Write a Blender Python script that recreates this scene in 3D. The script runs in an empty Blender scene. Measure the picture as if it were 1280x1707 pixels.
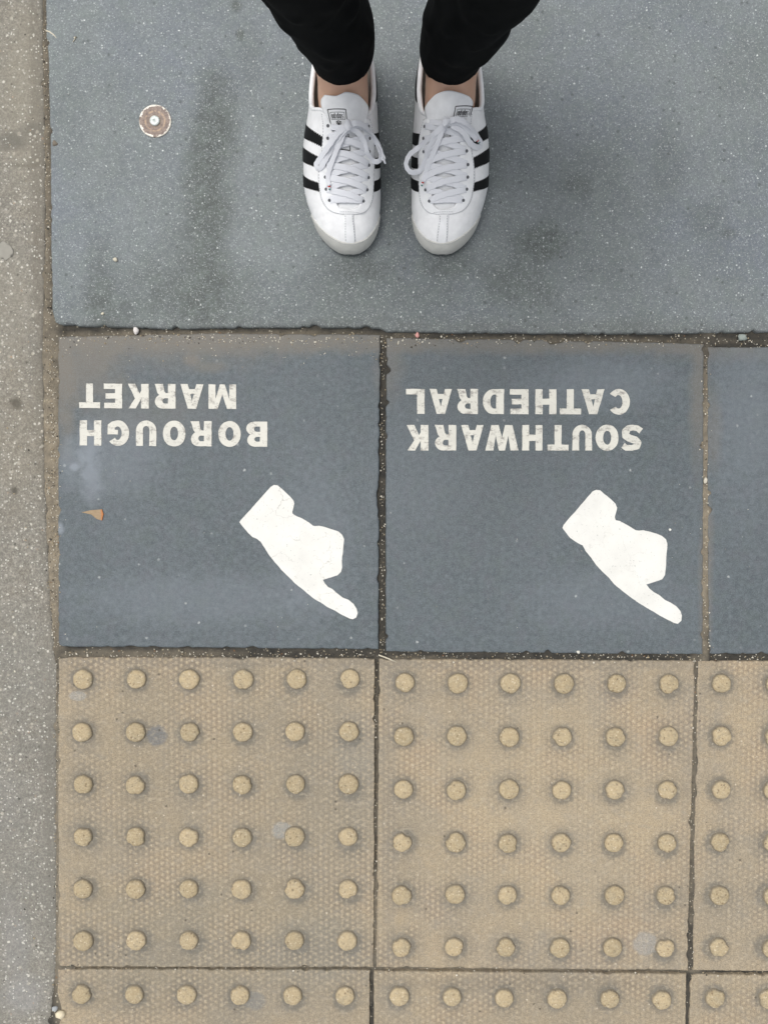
import bpy, bmesh, math, random
from mathutils import Vector, noise
random.seed(7)
C = bpy.context.scene
LINK = C.collection.objects.link

# ------------------------------------------------------------ camera, sky, sun, exposure
H = 1.0; F = 1707*28/36; TILT = math.radians(-2.1)
cam = bpy.data.objects.new('camera', bpy.data.cameras.new('camera')); LINK(cam)
cam.location = (0, 0, H); cam.rotation_euler = (TILT, 0, 0)
cam.data.sensor_fit = 'VERTICAL'; cam.data.sensor_height = 36; cam.data.lens = 28
cam.data.clip_start = 0.01; cam.data.clip_end = 500
C.camera = cam

SUN_EL, SUN_AZ = math.radians(73), math.radians(-55)    # azimuth measured from +Y towards +X
world = bpy.data.worlds.new('World'); C.world = world; world.use_nodes = True
wn = world.node_tree.nodes; wl = world.node_tree.links
sky = wn.new('ShaderNodeTexSky'); sky.sky_type = 'NISHITA'; sky.sun_disc = False
sky.sun_elevation = SUN_EL; sky.sun_rotation = SUN_AZ; sky.dust_density = 4; sky.air_density = 1.0
hs = wn.new('ShaderNodeHueSaturation'); hs.inputs['Saturation'].default_value = 0.22
wl.new(sky.outputs[0], hs.inputs['Color']); wl.new(hs.outputs[0], wn['Background'].inputs[0])
wn['Background'].inputs[1].default_value = 0.12
sun = bpy.data.objects.new('sun', bpy.data.lights.new('sun', 'SUN')); LINK(sun)
sun.data.energy = 1.5; sun.data.angle = math.radians(27); sun.data.color = (1, .975, .94)
sd = Vector((math.sin(SUN_AZ)*math.cos(SUN_EL), math.cos(SUN_AZ)*math.cos(SUN_EL), math.sin(SUN_EL)))
sun.rotation_euler = sd.to_track_quat('Z', 'Y').to_euler(); sun.location = sd*20
C.view_settings.view_transform = 'Standard'; C.view_settings.look = 'None'
C.view_settings.exposure = 0.38; C.view_settings.gamma = 1

# ------------------------------------------------------------ measuring helpers
ct, st = math.cos(TILT), math.sin(TILT)
def P(px, py, z=0.0):
    """world point at height z under a measured point of the place"""
    x = (px-640)/F; y = (853.5-py)/F
    dy = y*ct+st; dz = y*st-ct; k = (z-H)/dz
    return Vector((x*k, dy*k, z))

# ------------------------------------------------------------ object helpers
def tag(o, label=None, cat=None, group=None, kind=None):
    if label: o['label'] = label
    if cat: o['category'] = cat
    if group: o['group'] = group
    if kind: o['kind'] = kind
    return o
def empty(name, loc):
    o = bpy.data.objects.new(name, None); o.location = loc; o.empty_display_size = .02; LINK(o); return o
def mesh_obj(name, bm, mat, parent=None, smooth=True, org=None):
    """bm is in world coordinates; org moves the origin"""
    if org is None and parent is not None: org = Vector((0, 0, 0))
    me = bpy.data.meshes.new(name)
    if smooth is not None:
        for f in bm.faces: f.smooth = smooth
    off = Vector(org) if org is not None else Vector((0, 0, 0))
    if parent is None and org is not None:
        bmesh.ops.translate(bm, verts=bm.verts, vec=-off)
    bm.to_mesh(me); bm.free()
    for m in (mat if isinstance(mat, (list, tuple)) else [mat]): me.materials.append(m)
    o = bpy.data.objects.new(name, me); LINK(o)
    if parent is None: o.location = off
    else:
        o.parent = parent
        w = parent.location.copy(); q = parent.parent
        while q: w += q.location; q = q.parent
        me.transform(__import__('mathutils').Matrix.Translation(-w))
    return o

# ------------------------------------------------------------ node helpers
class G:
    def __init__(s, name, rough=.8):
        s.m = bpy.data.materials.new(name); s.m.use_nodes = True
        s.nt = s.m.node_tree; s.n = s.nt.nodes; s.l = s.nt.links
        s.b = s.n['Principled BSDF']; s.b.inputs['Roughness'].default_value = rough
        g = s.n.new('ShaderNodeNewGeometry'); s.pos = g.outputs['Position']
    def put(s, sock, v):
        if hasattr(v, 'node'): s.l.new(v, sock)
        else:
            if isinstance(v, (tuple, list)) and len(v) == 3 and sock.type == 'RGBA': v = (*v, 1)
            sock.default_value = v
    def noise(s, scale, det=4, rough=.55, vec=None, dist=0, out=0):
        n = s.n.new('ShaderNodeTexNoise'); s.put(n.inputs['Vector'], vec or s.pos)
        n.inputs['Scale'].default_value = scale; n.inputs['Detail'].default_value = det
        n.inputs['Roughness'].default_value = rough; n.inputs['Distortion'].default_value = dist
        return n.outputs[out]
    def vor(s, scale, vec=None, feat='F1', rnd=1, dim='3D'):
        n = s.n.new('ShaderNodeTexVoronoi'); n.feature = feat; n.voronoi_dimensions = dim
        s.put(n.inputs['Vector'], vec or s.pos)
        n.inputs['Scale'].default_value = scale; n.inputs['Randomness'].default_value = rnd
        return n.outputs
    def math(s, op, a, b=0.0, clamp=False):
        n = s.n.new('ShaderNodeMath'); n.operation = op; n.use_clamp = clamp
        s.put(n.inputs[0], a); s.put(n.inputs[1], b); return n.outputs[0]
    def rng(s, v, a, b, c=0.0, d=1.0):
        n = s.n.new('ShaderNodeMapRange'); s.put(n.inputs[0], v)
        for i, q in enumerate((a, b, c, d)): n.inputs[i+1].default_value = q
        return n.outputs[0]
    def mix(s, f, a, b, mode='MIX'):
        n = s.n.new('ShaderNodeMix'); n.data_type = 'RGBA'; n.blend_type = mode
        s.put(n.inputs[0], f); s.put(n.inputs[6], a); s.put(n.inputs[7], b); return n.outputs[2]
    def sep(s, v):
        n = s.n.new('ShaderNodeSeparateXYZ'); s.l.new(v, n.inputs[0]); return n.outputs
    def vmath(s, op, a, b=(0, 0, 0)):
        n = s.n.new('ShaderNodeVectorMath'); n.operation = op
        s.put(n.inputs[0], a); s.put(n.inputs[1], b)
        return n.outputs['Value'] if op in ('LENGTH', 'DOT_PRODUCT', 'DISTANCE') else n.outputs[0]
    def blob(s, px, py, rx, ry, soft=.6, warp=.5, scale=60):
        """soft-edged patch of dirt or painted shade at a measured place; 1 inside"""
        c = P(px, py)
        d = s.vmath('SUBTRACT', s.pos, (c.x, c.y, 0)); d = s.vmath('MULTIPLY', d, (F/rx, F/ry, 0))
        l = s.vmath('LENGTH', d)
        l = s.math('ADD', l, s.math('MULTIPLY', s.math('SUBTRACT', s.wn(scale), .5), warp*2))
        return s.rng(l, 1+soft*.5, 1-soft*.5)
    def wn(s, scale):
        if not hasattr(s, '_w'): s._w = {}
        if scale not in s._w: s._w[scale] = s.noise(scale, 5, .6)
        return s._w[scale]
    def specks(s, scale, frac, size):
        """small grains: cell voronoi, a fraction of the cells carries a dot"""
        if not hasattr(s, '_wv'): s._wv = s.vmath('ADD', s.pos, s.vmath('MULTIPLY', s.vmath('SUBTRACT', s.noise(450, 3, .7, out=1), (.5, .5, .5)), (.0035, .0035, 0)))
        v = s.vor(scale, s._wv); r = s.sep(v['Color'])
        a = s.math('LESS_THAN', r[0], frac)
        return s.math('MULTIPLY', a, s.rng(v['Distance'], size, size*.55)), r
    def bump(s, h, strength, dist=.001, prev=None):
        n = s.n.new('ShaderNodeBump'); n.inputs['Strength'].default_value = strength
        n.inputs['Distance'].default_value = dist; s.put(n.inputs['Height'], h)
        if prev: s.l.new(prev, n.inputs['Normal'])
        s.l.new(n.outputs[0], s.b.inputs['Normal']); return n.outputs[0]
    def col(s, c, k=None):
        if k: c = s.mix(1.0, c, k, 'MULTIPLY')
        s.put(s.b.inputs['Base Color'], c); return s.m
def RGB(r, g, b):
    f = lambda c: (c/255/12.92 if c/255 <= .04045 else ((c/255+.055)/1.055)**2.4)
    return (f(r), f(g), f(b))
def plain(name, c, rough=.6, bump=None, spec=None):
    g = G(name, rough)
    if bump: g.bump(g.noise(bump[0], 3), bump[1], bump[2] if len(bump) > 2 else .0005)
    n = g.noise(90, 4); c2 = tuple(min(1, q*1.06) for q in c); c1 = tuple(q*.93 for q in c)
    g.col(g.mix(g.rng(n, .3, .7), c1, c2))
    if spec is not None: g.b.inputs['Specular IOR Level'].default_value = spec
    return g.m

# ------------------------------------------------------------ ground materials
def mat_stone():
    g = G('sparkling_grey_stone', .75)
    base = g.mix(g.rng(g.noise(9, 5, .6), .35, .65), RGB(115, 122, 124), RGB(136, 143, 146))
    base = g.mix(g.math('MULTIPLY', g.rng(g.noise(5, 3), .45, .65), .5), base, RGB(122, 130, 146))
    base = g.mix(g.math('MULTIPLY', g.rng(g.noise(520, 2, .8), .38, .62), .55), base, RGB(98, 105, 108))
    # worn darker tracks, oily marks, and shoe shade painted below the toes and between
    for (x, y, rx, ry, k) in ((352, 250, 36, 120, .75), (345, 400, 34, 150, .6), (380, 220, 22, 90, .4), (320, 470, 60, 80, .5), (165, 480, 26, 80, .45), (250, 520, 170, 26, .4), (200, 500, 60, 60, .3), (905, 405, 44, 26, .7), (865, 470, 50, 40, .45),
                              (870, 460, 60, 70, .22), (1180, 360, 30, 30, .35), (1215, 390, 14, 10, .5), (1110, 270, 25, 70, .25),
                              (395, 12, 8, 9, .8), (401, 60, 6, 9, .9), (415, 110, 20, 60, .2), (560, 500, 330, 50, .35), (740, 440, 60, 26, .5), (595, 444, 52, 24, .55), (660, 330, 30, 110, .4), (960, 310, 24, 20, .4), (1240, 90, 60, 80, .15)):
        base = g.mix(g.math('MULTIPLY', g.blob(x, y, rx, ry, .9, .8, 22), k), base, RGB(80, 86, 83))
    edge = g.blob(690, 556, 900, 22, .9, .5, 40)
    base = g.mix(g.math('MULTIPLY', edge, .45), base, RGB(92, 94, 90))
    base = g.mix(g.math('MULTIPLY', g.rng(g.noise(230, 3, .7), .5, .68), .35), base, RGB(150, 158, 160))
    base = g.mix(g.math('MULTIPLY', g.rng(g.noise(170, 3, .7), .52, .7), .35), base, RGB(92, 98, 104))
    base = g.mix(g.rng(g.noise(55, 3, .6), .45, .65, 0, .25), base, RGB(124, 136, 130))
    s1, r1 = g.specks(560, .42, .46); s2, r2 = g.specks(330, .10, .38); s3, r3 = g.specks(900, .3, .5)
    base = g.mix(g.math('MULTIPLY', s3, .35), base, RGB(168, 172, 174))
    base = g.mix(g.math('MULTIPLY', s1, g.rng(r1[1], 0, 1, .05, .62)), base, RGB(200, 207, 208))
    base = g.mix(g.math('MULTIPLY', s2, g.math('POWER', r2[1], 2)), base, RGB(226, 230, 230))
    s4, _ = g.specks(160, .05, .4); base = g.mix(g.math('MULTIPLY', s4, .5), base, RGB(70, 74, 74))
    g.bump(g.noise(420, 3, .7), .5, .0006)
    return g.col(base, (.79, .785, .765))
def mat_slab():
    g = G('dark_blue_grey_concrete', .7)
    base = g.mix(g.rng(g.noise(7, 4, .55), .3, .7), RGB(80, 90, 95), RGB(96, 104, 110))
    base = g.mix(g.rng(g.noise(150, 3, .6), .42, .62), base, g.mix(.5, base, RGB(116, 126, 132)))
    base = g.mix(g.rng(g.noise(48, 4, .6), .48, .66, 0, .3), base, RGB(104, 102, 112))
    base = g.mix(g.rng(g.noise(38, 4, .6, dist=.3), .5, .68, 0, .3), base, RGB(96, 108, 102))
    base = g.mix(g.math('MULTIPLY', g.rng(g.noise(560, 2, .8), .4, .62), .35), base, RGB(74, 82, 86))
    v = g.vor(170, g.vmath('ADD', g.pos, g.vmath('MULTIPLY', g.noise(300, 2, .6, out=1), (.006, .006, 0)))); r = g.sep(v['Color'])
    base = g.mix(g.math('MULTIPLY', g.math('GREATER_THAN', r[0], .72), g.rng(v['Distance'], .5, .2, 0, .32)), base, RGB(122, 131, 136))
    base = g.mix(g.math('MULTIPLY', g.math('LESS_THAN', r[0], .2), g.rng(v['Distance'], .5, .25, 0, .45)), base, RGB(70, 80, 88))
    s1, r1 = g.specks(120, .035, .26); base = g.mix(g.math('MULTIPLY', s1, g.rng(r1[1], 0, 1, .1, .8)), base, RGB(200, 204, 202))
    tan = RGB(128, 120, 108)
    for (x, y, rx, ry, k) in ((350, 565, 330, 22, .75), (140, 600, 60, 60, .6), (300, 580, 160, 34, .3), (900, 572, 300, 16, .65), (1200, 580, 120, 20, .3),
                              (108, 640, 16, 90, .6), (318, 600, 12, 8, .6), (355, 612, 26, 8, .4), (1165, 660, 14, 110, .5), (1190, 720, 12, 60, .35),
                              (1176, 960, 10, 130, .5), (648, 600, 22, 60, .4), (240, 690, 110, 40, .22)):
        base = g.mix(g.math('MULTIPLY', g.blob(x, y, rx, ry, 1.0, .6, 45), k), base, tan)
    base = g.mix(g.math('MULTIPLY', g.blob(790, 720, 150, 170, 1, .5, 20), .3), base, RGB(74, 80, 84))
    for (x, y, rx, ry, k) in ((150, 745, 16, 40, .5), (152, 800, 16, 34, .45), (118, 770, 18, 40, .3), (205, 760, 60, 60, .2), (124, 778, 7, 6, .7), (99, 880, 7, 9, .7), (520, 900, 60, 120, .18), (330, 1000, 200, 40, .2), (1000, 640, 110, 40, .2), (1010, 1000, 120, 50, .15), (1240, 700, 50, 130, .2), (700, 780, 90, 90, .1)):
        base = g.mix(g.math('MULTIPLY', g.blob(x, y, rx, ry, .9, .8, 70), k), base, RGB(150, 158, 168))
    base = g.mix(g.math('MULTIPLY', g.rng(g.noise(620, 2, .9), .48, .62), .4), base, RGB(134, 142, 143))
    # fine scratches
    sc = g.noise(40, 2, .5, g.vmath('MULTIPLY', g.pos, (1, 9, 1)), .6)
    base = g.mix(g.rng(g.math('ABSOLUTE', g.math('SUBTRACT', sc, .5)), .004, 0, 0, .18), base, RGB(140, 148, 152))
    g.bump(g.noise(300, 4, .65), .35, .0005)
    return g.col(base, (.72, .72, .715))
def mat_tactile():
    g = G('buff_tactile_concrete', .85)
    uv = g.n.new('ShaderNodeUVMap').outputs[0]       # u, v count blisters: whole numbers at the blister centres
    big = g.noise(6, 4, .6)
    base = g.mix(g.rng(big, .32, .68), RGB(152, 142, 125), RGB(184, 167, 139))
    base = g.mix(g.math('MULTIPLY', g.rng(g.noise(14, 4, .6, dist=.5), .45, .7), .55), base, RGB(150, 145, 136))
    base = g.mix(g.math('MULTIPLY', g.rng(g.noise(11, 3, .5), .5, .72), .35), base, RGB(190, 160, 130))
    for (x, y, rx, ry, k, c) in ((230, 1660, 90, 40, .3, RGB(120, 115, 105)), (560, 1400, 60, 220, .35, RGB(140, 138, 130)), (360, 1380, 330, 330, .35, RGB(140, 132, 114)), (330, 1560, 300, 90, .35, RGB(134, 130, 116)), (700, 1665, 600, 60, .3, RGB(136, 130, 116)), (900, 1350, 200, 200, .25, RGB(196, 180, 150)), (530, 1590, 90, 60, .4, RGB(132, 132, 126)),
                                 (600, 1250, 40, 60, .4, RGB(140, 140, 135)), (360, 1590, 260, 26, .5, RGB(134, 130, 120)), (430, 1665, 50, 40, .3, RGB(135, 132, 125)),
                                 (880, 1640, 230, 14, .35, RGB(120, 112, 100)), (650, 1350, 14, 300, .4, RGB(140, 134, 124)), (1150, 1400, 14, 260, .3, RGB(140, 132, 120)),
                                 (400, 1103, 300, 10, .5, RGB(130, 124, 114)), (900, 1108, 280, 10, .5, RGB(130, 124, 114)), (1230, 1480, 60, 130, .25, RGB(150, 144, 130))):
        base = g.mix(g.math('MULTIPLY', g.blob(x, y, rx, ry, .5, .35, 60), k), base, c)
    # raised pips in rows
    q = g.vmath('MULTIPLY', uv, (10.0, 9.0, 0)); s_ = g.sep(q)
    row = g.math('FLOOR', s_[0]); shift = g.math('MULTIPLY', g.math('PINGPONG', row, 1), .5)
    fx = g.math('SUBTRACT', g.math('FRACT', s_[0]), .5); fy = g.math('SUBTRACT', g.math('FRACT', g.math('ADD', s_[1], shift)), .5)
    rr = g.math('SQRT', g.math('ADD', g.math('MULTIPLY', fx, fx), g.math('MULTIPLY', fy, fy)))
    pip = g.rng(rr, .36, .14)
    # wrong side of the joint of a blister is grimy: ring of trodden-in dirt
    fr = g.vmath('SUBTRACT', g.vmath('FRACTION', g.vmath('ADD', uv, (.5, .5, 0))), (.5, .5, 0))
    dist = g.vmath('LENGTH', g.vmath('MULTIPLY', fr, (1, 1, 0)))
    dw = g.math('ADD', dist, g.math('MULTIPLY', g.math('SUBTRACT', g.noise(70, 4, .6), .5), .22))
    ring = g.math('MAXIMUM', g.math('MULTIPLY', g.rng(dw, .46, .2), g.rng(g.noise(7, 3), .42, .66, .12, .7)), g.math('MULTIPLY', g.rng(g.math('ADD', dist, g.math('MULTIPLY', g.math('SUBTRACT', g.noise(160, 3, .7), .5), .16)), .32, .21), .95)); nearring = ring
    base = g.mix(g.math('MULTIPLY', nearring, .78), base, RGB(100, 101, 98))
    wear = g.math('MULTIPLY', g.rng(g.noise(11, 4, .6), .36, .60), g.rng(g.noise(90, 3, .6), .3, .55, .3, 1))
    vis = g.math('MULTIPLY', g.math('MULTIPLY', pip, g.rng(dist, .20, .26)), wear)
    base = g.mix(g.math('MULTIPLY', g.math('MULTIPLY', g.rng(rr, .3, .6), g.math('MULTIPLY', wear, g.rng(dist, .2, .3))), .38), base, RGB(100, 96, 90))
    base = g.mix(g.math('MULTIPLY', vis, .62), base, RGB(204, 188, 160))
    for (x, y, rx, ry, k, c) in ((262, 1226, 17, 17, .9, RGB(112, 116, 120)), (470, 1384, 17, 14, .7, RGB(156, 160, 160)), (1075, 1573, 20, 20, .7, RGB(162, 162, 160)), (425, 1668, 18, 16, .7, RGB(128, 130, 130)), (130, 1160, 14, 8, .6, RGB(165, 168, 168))):
        base = g.mix(g.math('MULTIPLY', g.blob(x, y, rx, ry, .3, .3, 90), k), base, c)
    fine = g.noise(600, 2, .8)
    base = g.mix(g.rng(fine, .38, .62, .6, 0), base, RGB(108, 99, 86))
    base = g.mix(g.rng(g.noise(70, 5, .75), .5, .7, 0, .4), base, RGB(140, 136, 128))
    base = g.mix(g.rng(g.noise(180, 3, .7), .5, .7, 0, .4), base, RGB(196, 184, 162))
    s1, r1 = g.specks(300, .02, .35); base = g.mix(g.math('MULTIPLY', s1, g.math('MULTIPLY', r1[1], .7)), base, RGB(222, 212, 196))
    s2, r2 = g.specks(130, .03, .25); base = g.mix(g.math('MULTIPLY', s2, .7), base, RGB(70, 64, 58))
    n1 = g.bump(g.math('MULTIPLY', pip, g.math('MULTIPLY', wear, g.rng(dist, .2, .26))), .55, .0009)
    g.bump(fine, .3, .0006, n1)
    return g.col(base, (.90, .885, .85))
def mat_blister():
    g = G('worn_buff_blister', .85)
    oi = g.n.new('ShaderNodeObjectInfo').outputs['Random']
    base = g.mix(oi, RGB(162, 148, 120), RGB(186, 170, 140))
    base = g.mix(g.rng(g.noise(130, 4, .75), .46, .66), base, RGB(158, 148, 126))
    base = g.mix(g.rng(g.noise(420, 3, .8), .42, .62, 0, .5), base, RGB(208, 196, 170))
    base = g.mix(g.rng(g.noise(200, 4, .8), .58, .66, 0, .75), base, RGB(104, 94, 78))
    s2, r = g.specks(260, .12, .4); base = g.mix(g.math('MULTIPLY', s2, .6), base, RGB(110, 92, 68))
    s3, r = g.specks(420, .12, .45); base = g.mix(g.math('MULTIPLY', s3, .6), base, RGB(226, 216, 196))
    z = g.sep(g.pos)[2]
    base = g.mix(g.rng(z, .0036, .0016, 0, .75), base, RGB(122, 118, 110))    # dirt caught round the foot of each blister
    g.bump(g.noise(350, 4, .7), .7, .0009)
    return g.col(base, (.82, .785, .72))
def mat_concrete():
    g = G('exposed_aggregate_concrete', .9)
    base = g.mix(g.rng(g.noise(10, 5, .6), .32, .68), RGB(132, 129, 121), RGB(156, 152, 142))
    base = g.mix(g.math('MULTIPLY', g.rng(g.noise(34, 4, .6), .45, .7), .5), base, RGB(150, 140, 124))
    base = g.mix(g.rng(g.noise(420, 4, .85), .38, .62, .6, 0), base, RGB(92, 90, 86))
    base = g.mix(g.rng(g.noise(120, 4, .8), .48, .68, 0, .5), base, RGB(168, 165, 156))
    base = g.mix(g.rng(g.noise(85, 6, .85), .40, .60, .5, 0), base, RGB(108, 105, 98))
    base = g.mix(g.rng(g.noise(210, 5, .85), .48, .62, 0, .5), base, RGB(178, 174, 164))
    for (x, y, rx, ry, k, c) in ((24, 1570, 24, 70, .22, RGB(164, 165, 170)), (40, 1660, 34, 30, .3, RGB(160, 162, 168)), (50, 276, 40, 3, .6, RGB(96, 92, 84)), (60, 268, 20, 6, .4, RGB(110, 106, 98)), (40, 160, 40, 150, .4, RGB(158, 152, 136)), (20, 500, 40, 90, .3, RGB(160, 155, 142)), (28, 672, 9, 9, .85, RGB(70, 68, 64)), (25, 818, 6, 6, .85, RGB(70, 68, 64)), (10, 1340, 26, 60, .2, RGB(142, 142, 142)),
                                 (68, 400, 14, 460, .5, RGB(112, 106, 96)), (86, 1340, 12, 260, .5, RGB(116, 112, 104)), (30, 730, 40, 120, .2, RGB(150, 140, 120)),
                                 (22, 235, 24, 14, .6, RGB(100, 98, 92)), (60, 215, 26, 9, .4, RGB(106, 104, 98)), (20, 1120, 60, 90, .25, RGB(142, 142, 136)), (20, 1500, 80, 220, .25, RGB(138, 138, 132))):
        base = g.mix(g.math('MULTIPLY', g.blob(x, y, rx, ry, 1.0, .6, 40), k), base, c)
    for (sc, fr, sz, c, k) in ((75, .10, .24, RGB(188, 184, 172), .8), (105, .18, .28, RGB(196, 190, 176), .7), (160, .22, .33, RGB(216, 212, 202), .9), (330, .2, .42, RGB(226, 224, 216), .85),
                               (110, .06, .24, RGB(64, 62, 58), .85), (240, .08, .36, RGB(84, 80, 74), .7), (140, .05, .24, RGB(176, 146, 118), .6), (60, .05, .2, RGB(180, 174, 162), .6)):
        s1, r1 = g.specks(sc, fr, sz); base = g.mix(g.math('MULTIPLY', s1, g.rng(r1[1], 0, 1, k*.3, k)), base, c)
    n = g.bump(g.noise(160, 6, .8), 1, .0022); return g.col(base, (.91, .905, .885))
def mat_dirt():
    g = G('gritty_joint_dirt', .95)
    base = g.mix(g.rng(g.noise(60, 5, .7), .35, .65), RGB(46, 45, 42), RGB(74, 70, 62))
    sand = g.mix(g.rng(g.noise(90, 4, .6), .35, .65), RGB(118, 110, 96), RGB(142, 132, 114))
    m = g.blob(80, 830, 30, 320, .8, .5, 40)
    for (x, y, rx, ry, k) in ((1175, 860, 12, 250, .9), (350, 560, 320, 9, .5), (900, 568, 300, 7, .4), (70, 300, 16, 420, .7), (200, 1092, 190, 8, .45), (700, 1100, 60, 6, .3), (350, 1615, 330, 6, .8), (900, 1619, 300, 6, .7), (1155, 1300, 8, 250, .5), (626, 1540, 7, 90, .6)):
        m = g.math('MAXIMUM', m, g.math('MULTIPLY', g.blob(x, y, rx, ry, .8, .7, 40), k))
    m = g.math('MAXIMUM', m, g.math('MULTIPLY', g.blob(95, 1400, 12, 330, .6, .3, 40), .8)); m = g.math('MAXIMUM', m, g.math('MULTIPLY', g.blob(628, 1400, 8, 260, .6, .3, 40), .35)); base = g.mix(m, base, sand)
    for (sc, fr, sz, c, k) in ((420, .12, .42, RGB(196, 188, 168), .9), (250, .07, .36, RGB(170, 160, 136), .9), (300, .1, .4, RGB(34, 34, 30), .8), (200, .05, .3, RGB(134, 96, 60), .7)):
        s1, r1 = g.specks(sc, fr*.7, sz); base = g.mix(g.math('MULTIPLY', s1, k*.8), base, c)
    g.bump(g.noise(260, 5, .8), 1, .002); return g.col(base)
def mat_paint(name, c, cracks):
    g = G(name, .65)
    base = g.mix(g.rng(g.noise(26, 4, .6), .4, .7), c, tuple(q*.9 for q in c))
    base = g.mix(g.rng(g.noise(40, 5, .7), .6, .75, 0, .35 if not cracks else .12), base, RGB(176, 166, 146))
    ch = g.noise(300, 4, .78); base = g.mix(g.rng(ch, .63, .69, 0, .8), base, RGB(110, 112, 112))
    if cracks:
        v = g.vor(34, g.vmath('ADD', g.pos, g.vmath('MULTIPLY', g.noise(60, 3, .6, out=1), (.03, .03, 0))), 'DISTANCE_TO_EDGE', dim='2D')
        base = g.mix(g.math('MULTIPLY', g.rng(v[0], .016, .004), g.math('MULTIPLY', g.rng(g.noise(18, 3), .44, .56, 0, .6), g.rng(g.sep(g.pos)[0], .05, .2, 1, .35))), base, RGB(150, 146, 136))
    else:
        w = g.noise(70, 6, .8, g.vmath('MULTIPLY', g.pos, (1, 1.6, 1)))
        base = g.mix(g.rng(w, .53, .62, 0, .75), base, RGB(128, 124, 118))
    g.bump(g.noise(400, 3), .3, .0004); return g.col(base, (.88, .88, .885))

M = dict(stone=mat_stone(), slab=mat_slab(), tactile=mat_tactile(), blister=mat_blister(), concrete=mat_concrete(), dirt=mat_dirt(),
         paint=mat_paint('worn_off_white_paint', RGB(212, 210, 199), False), hand=mat_paint('white_hand_paint', RGB(228, 227, 220), True))

# ------------------------------------------------------------ slabs
def densify(pts, step):
    out = []
    n = len(pts)
    for i in range(n):
        a, b = pts[i], pts[(i+1) % n]; k = max(1, int((b-a).length/step))
        for j in range(k): out.append(a+(b-a)*(j/k))
    return out
def slab_bm(corners, ztop, thick=.03, amp=.0009, chip=.0011, step=.0025, rnd=.0016, seed=0, tri=False):
    """slab with worn, slightly chipped edges; corners run anticlockwise seen from above"""
    pts = densify([Vector((c[0], c[1], 0)) for c in corners], step); n = len(pts); c0 = sum(pts, Vector())/n
    nr = []
    for i in range(n):
        t = (pts[(i+2) % n]-pts[i-2]); q = Vector((t.y, -t.x, 0)); q.normalize(); nr.append(q)
    out = []
    for i, p in enumerate(pts):
        w = noise.noise(p*40+Vector((seed, 0, 0)))*amp*.8 + noise.noise(p*190+Vector((seed, 5, 0)))*amp*.6
        c = noise.noise(p*75+Vector((seed*3, 9, 1))); w -= max(0, c-.22)*chip*5
        out.append(p+nr[i]*w)
    # rounded corners come from the averaged normals
    bm = bmesh.new(); rings = []
    for (ins, z) in ((0, -thick), (0, -rnd*1.3), (rnd*.25, -rnd*.5), (rnd*.7, -rnd*.14), (rnd*1.5, 0)):
        rings.append([bm.verts.new((*(out[i]-nr[i]*ins*(1+.5*noise.noise(out[i]*90)))[:2], ztop+z+(noise.noise(out[i]*60)*.0004 if -thick < z < 0 else 0))) for i in range(n)])
    for a, b in zip(rings, rings[1:]):
        for i in range(n):
            f = bm.faces.new((a[i], a[(i+1) % n], b[(i+1) % n], b[i])); f.smooth = True
    f = bm.faces.new(rings[-1]); f.smooth = False
    if tri: bmesh.ops.triangulate(bm, faces=[f], quad_method='BEAUTY', ngon_method='EAR_CLIP')
    return bm
def cen(pts): return sum((Vector((p[0], p[1], 0)) for p in pts), Vector())/len(pts)
def px_poly(l): return [P(*q) for q in l]
# sparkling stone slab under the shoes
X1, Y1 = .80, 1.1
pl = lambda x, y: (x, y, 0)
stone = [pl(P(78, 0).x, Y1), P(78, 60), P(82, 110), P(85, 270), P(86, 400), P(88, 520), P(93, 538), P(110, 544), P(200, 546), P(300, 549), P(420, 547), P(600, 546.5), P(635, 548), P(645, 553), P(760, 555), P(900, 556), P(1050, 557), P(1280, 554), pl(X1, P(1280, 554).y), pl(X1, Y1)]
bm = slab_bm([Vector(p[:2]+(0,)) if isinstance(p, tuple) else Vector((p.x, p.y, 0)) for p in stone], .0025, seed=1, rnd=.003, chip=.002)
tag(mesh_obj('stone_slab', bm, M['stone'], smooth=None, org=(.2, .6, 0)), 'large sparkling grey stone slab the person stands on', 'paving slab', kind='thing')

GRP_D = 'dark square slabs of the middle row'
def dark(px, label, seed, chip=.0012):
    pts = [P(*q) for q in px]; c = cen(pts)
    e = empty('paving_slab', c); tag(e, label, 'paving slab', GRP_D, 'thing')
    mesh_obj('slab', slab_bm(pts, 0.0, seed=seed, chip=chip), M['slab'], e, smooth=None)
    return e
sl1 = dark([(97, 561), (97, 830), (97.5, 1078), (360, 1080), (631, 1083), (632, 800), (634, 558), (360, 555)], 'dark blue-grey paving slab lettered BOROUGH MARKET with a pointing hand', 2)
sl2 = dark([(644, 563), (643, 800), (643, 1086), (900, 1089), (1171, 1091), (1172, 850), (1173, 573), (900, 566)], 'dark blue-grey paving slab lettered SOUTHWARK CATHEDRAL with a pointing hand', 3, .0025)
sl3 = dark([(1179, 578), (1179, 850), (1181, 1090), (1440, 1092), (1712, 1094), (1712, 850), (1712, 582), (1440, 580)], 'plain dark slab cut by the right edge of the photo, no lettering', 4, .0025)

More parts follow.
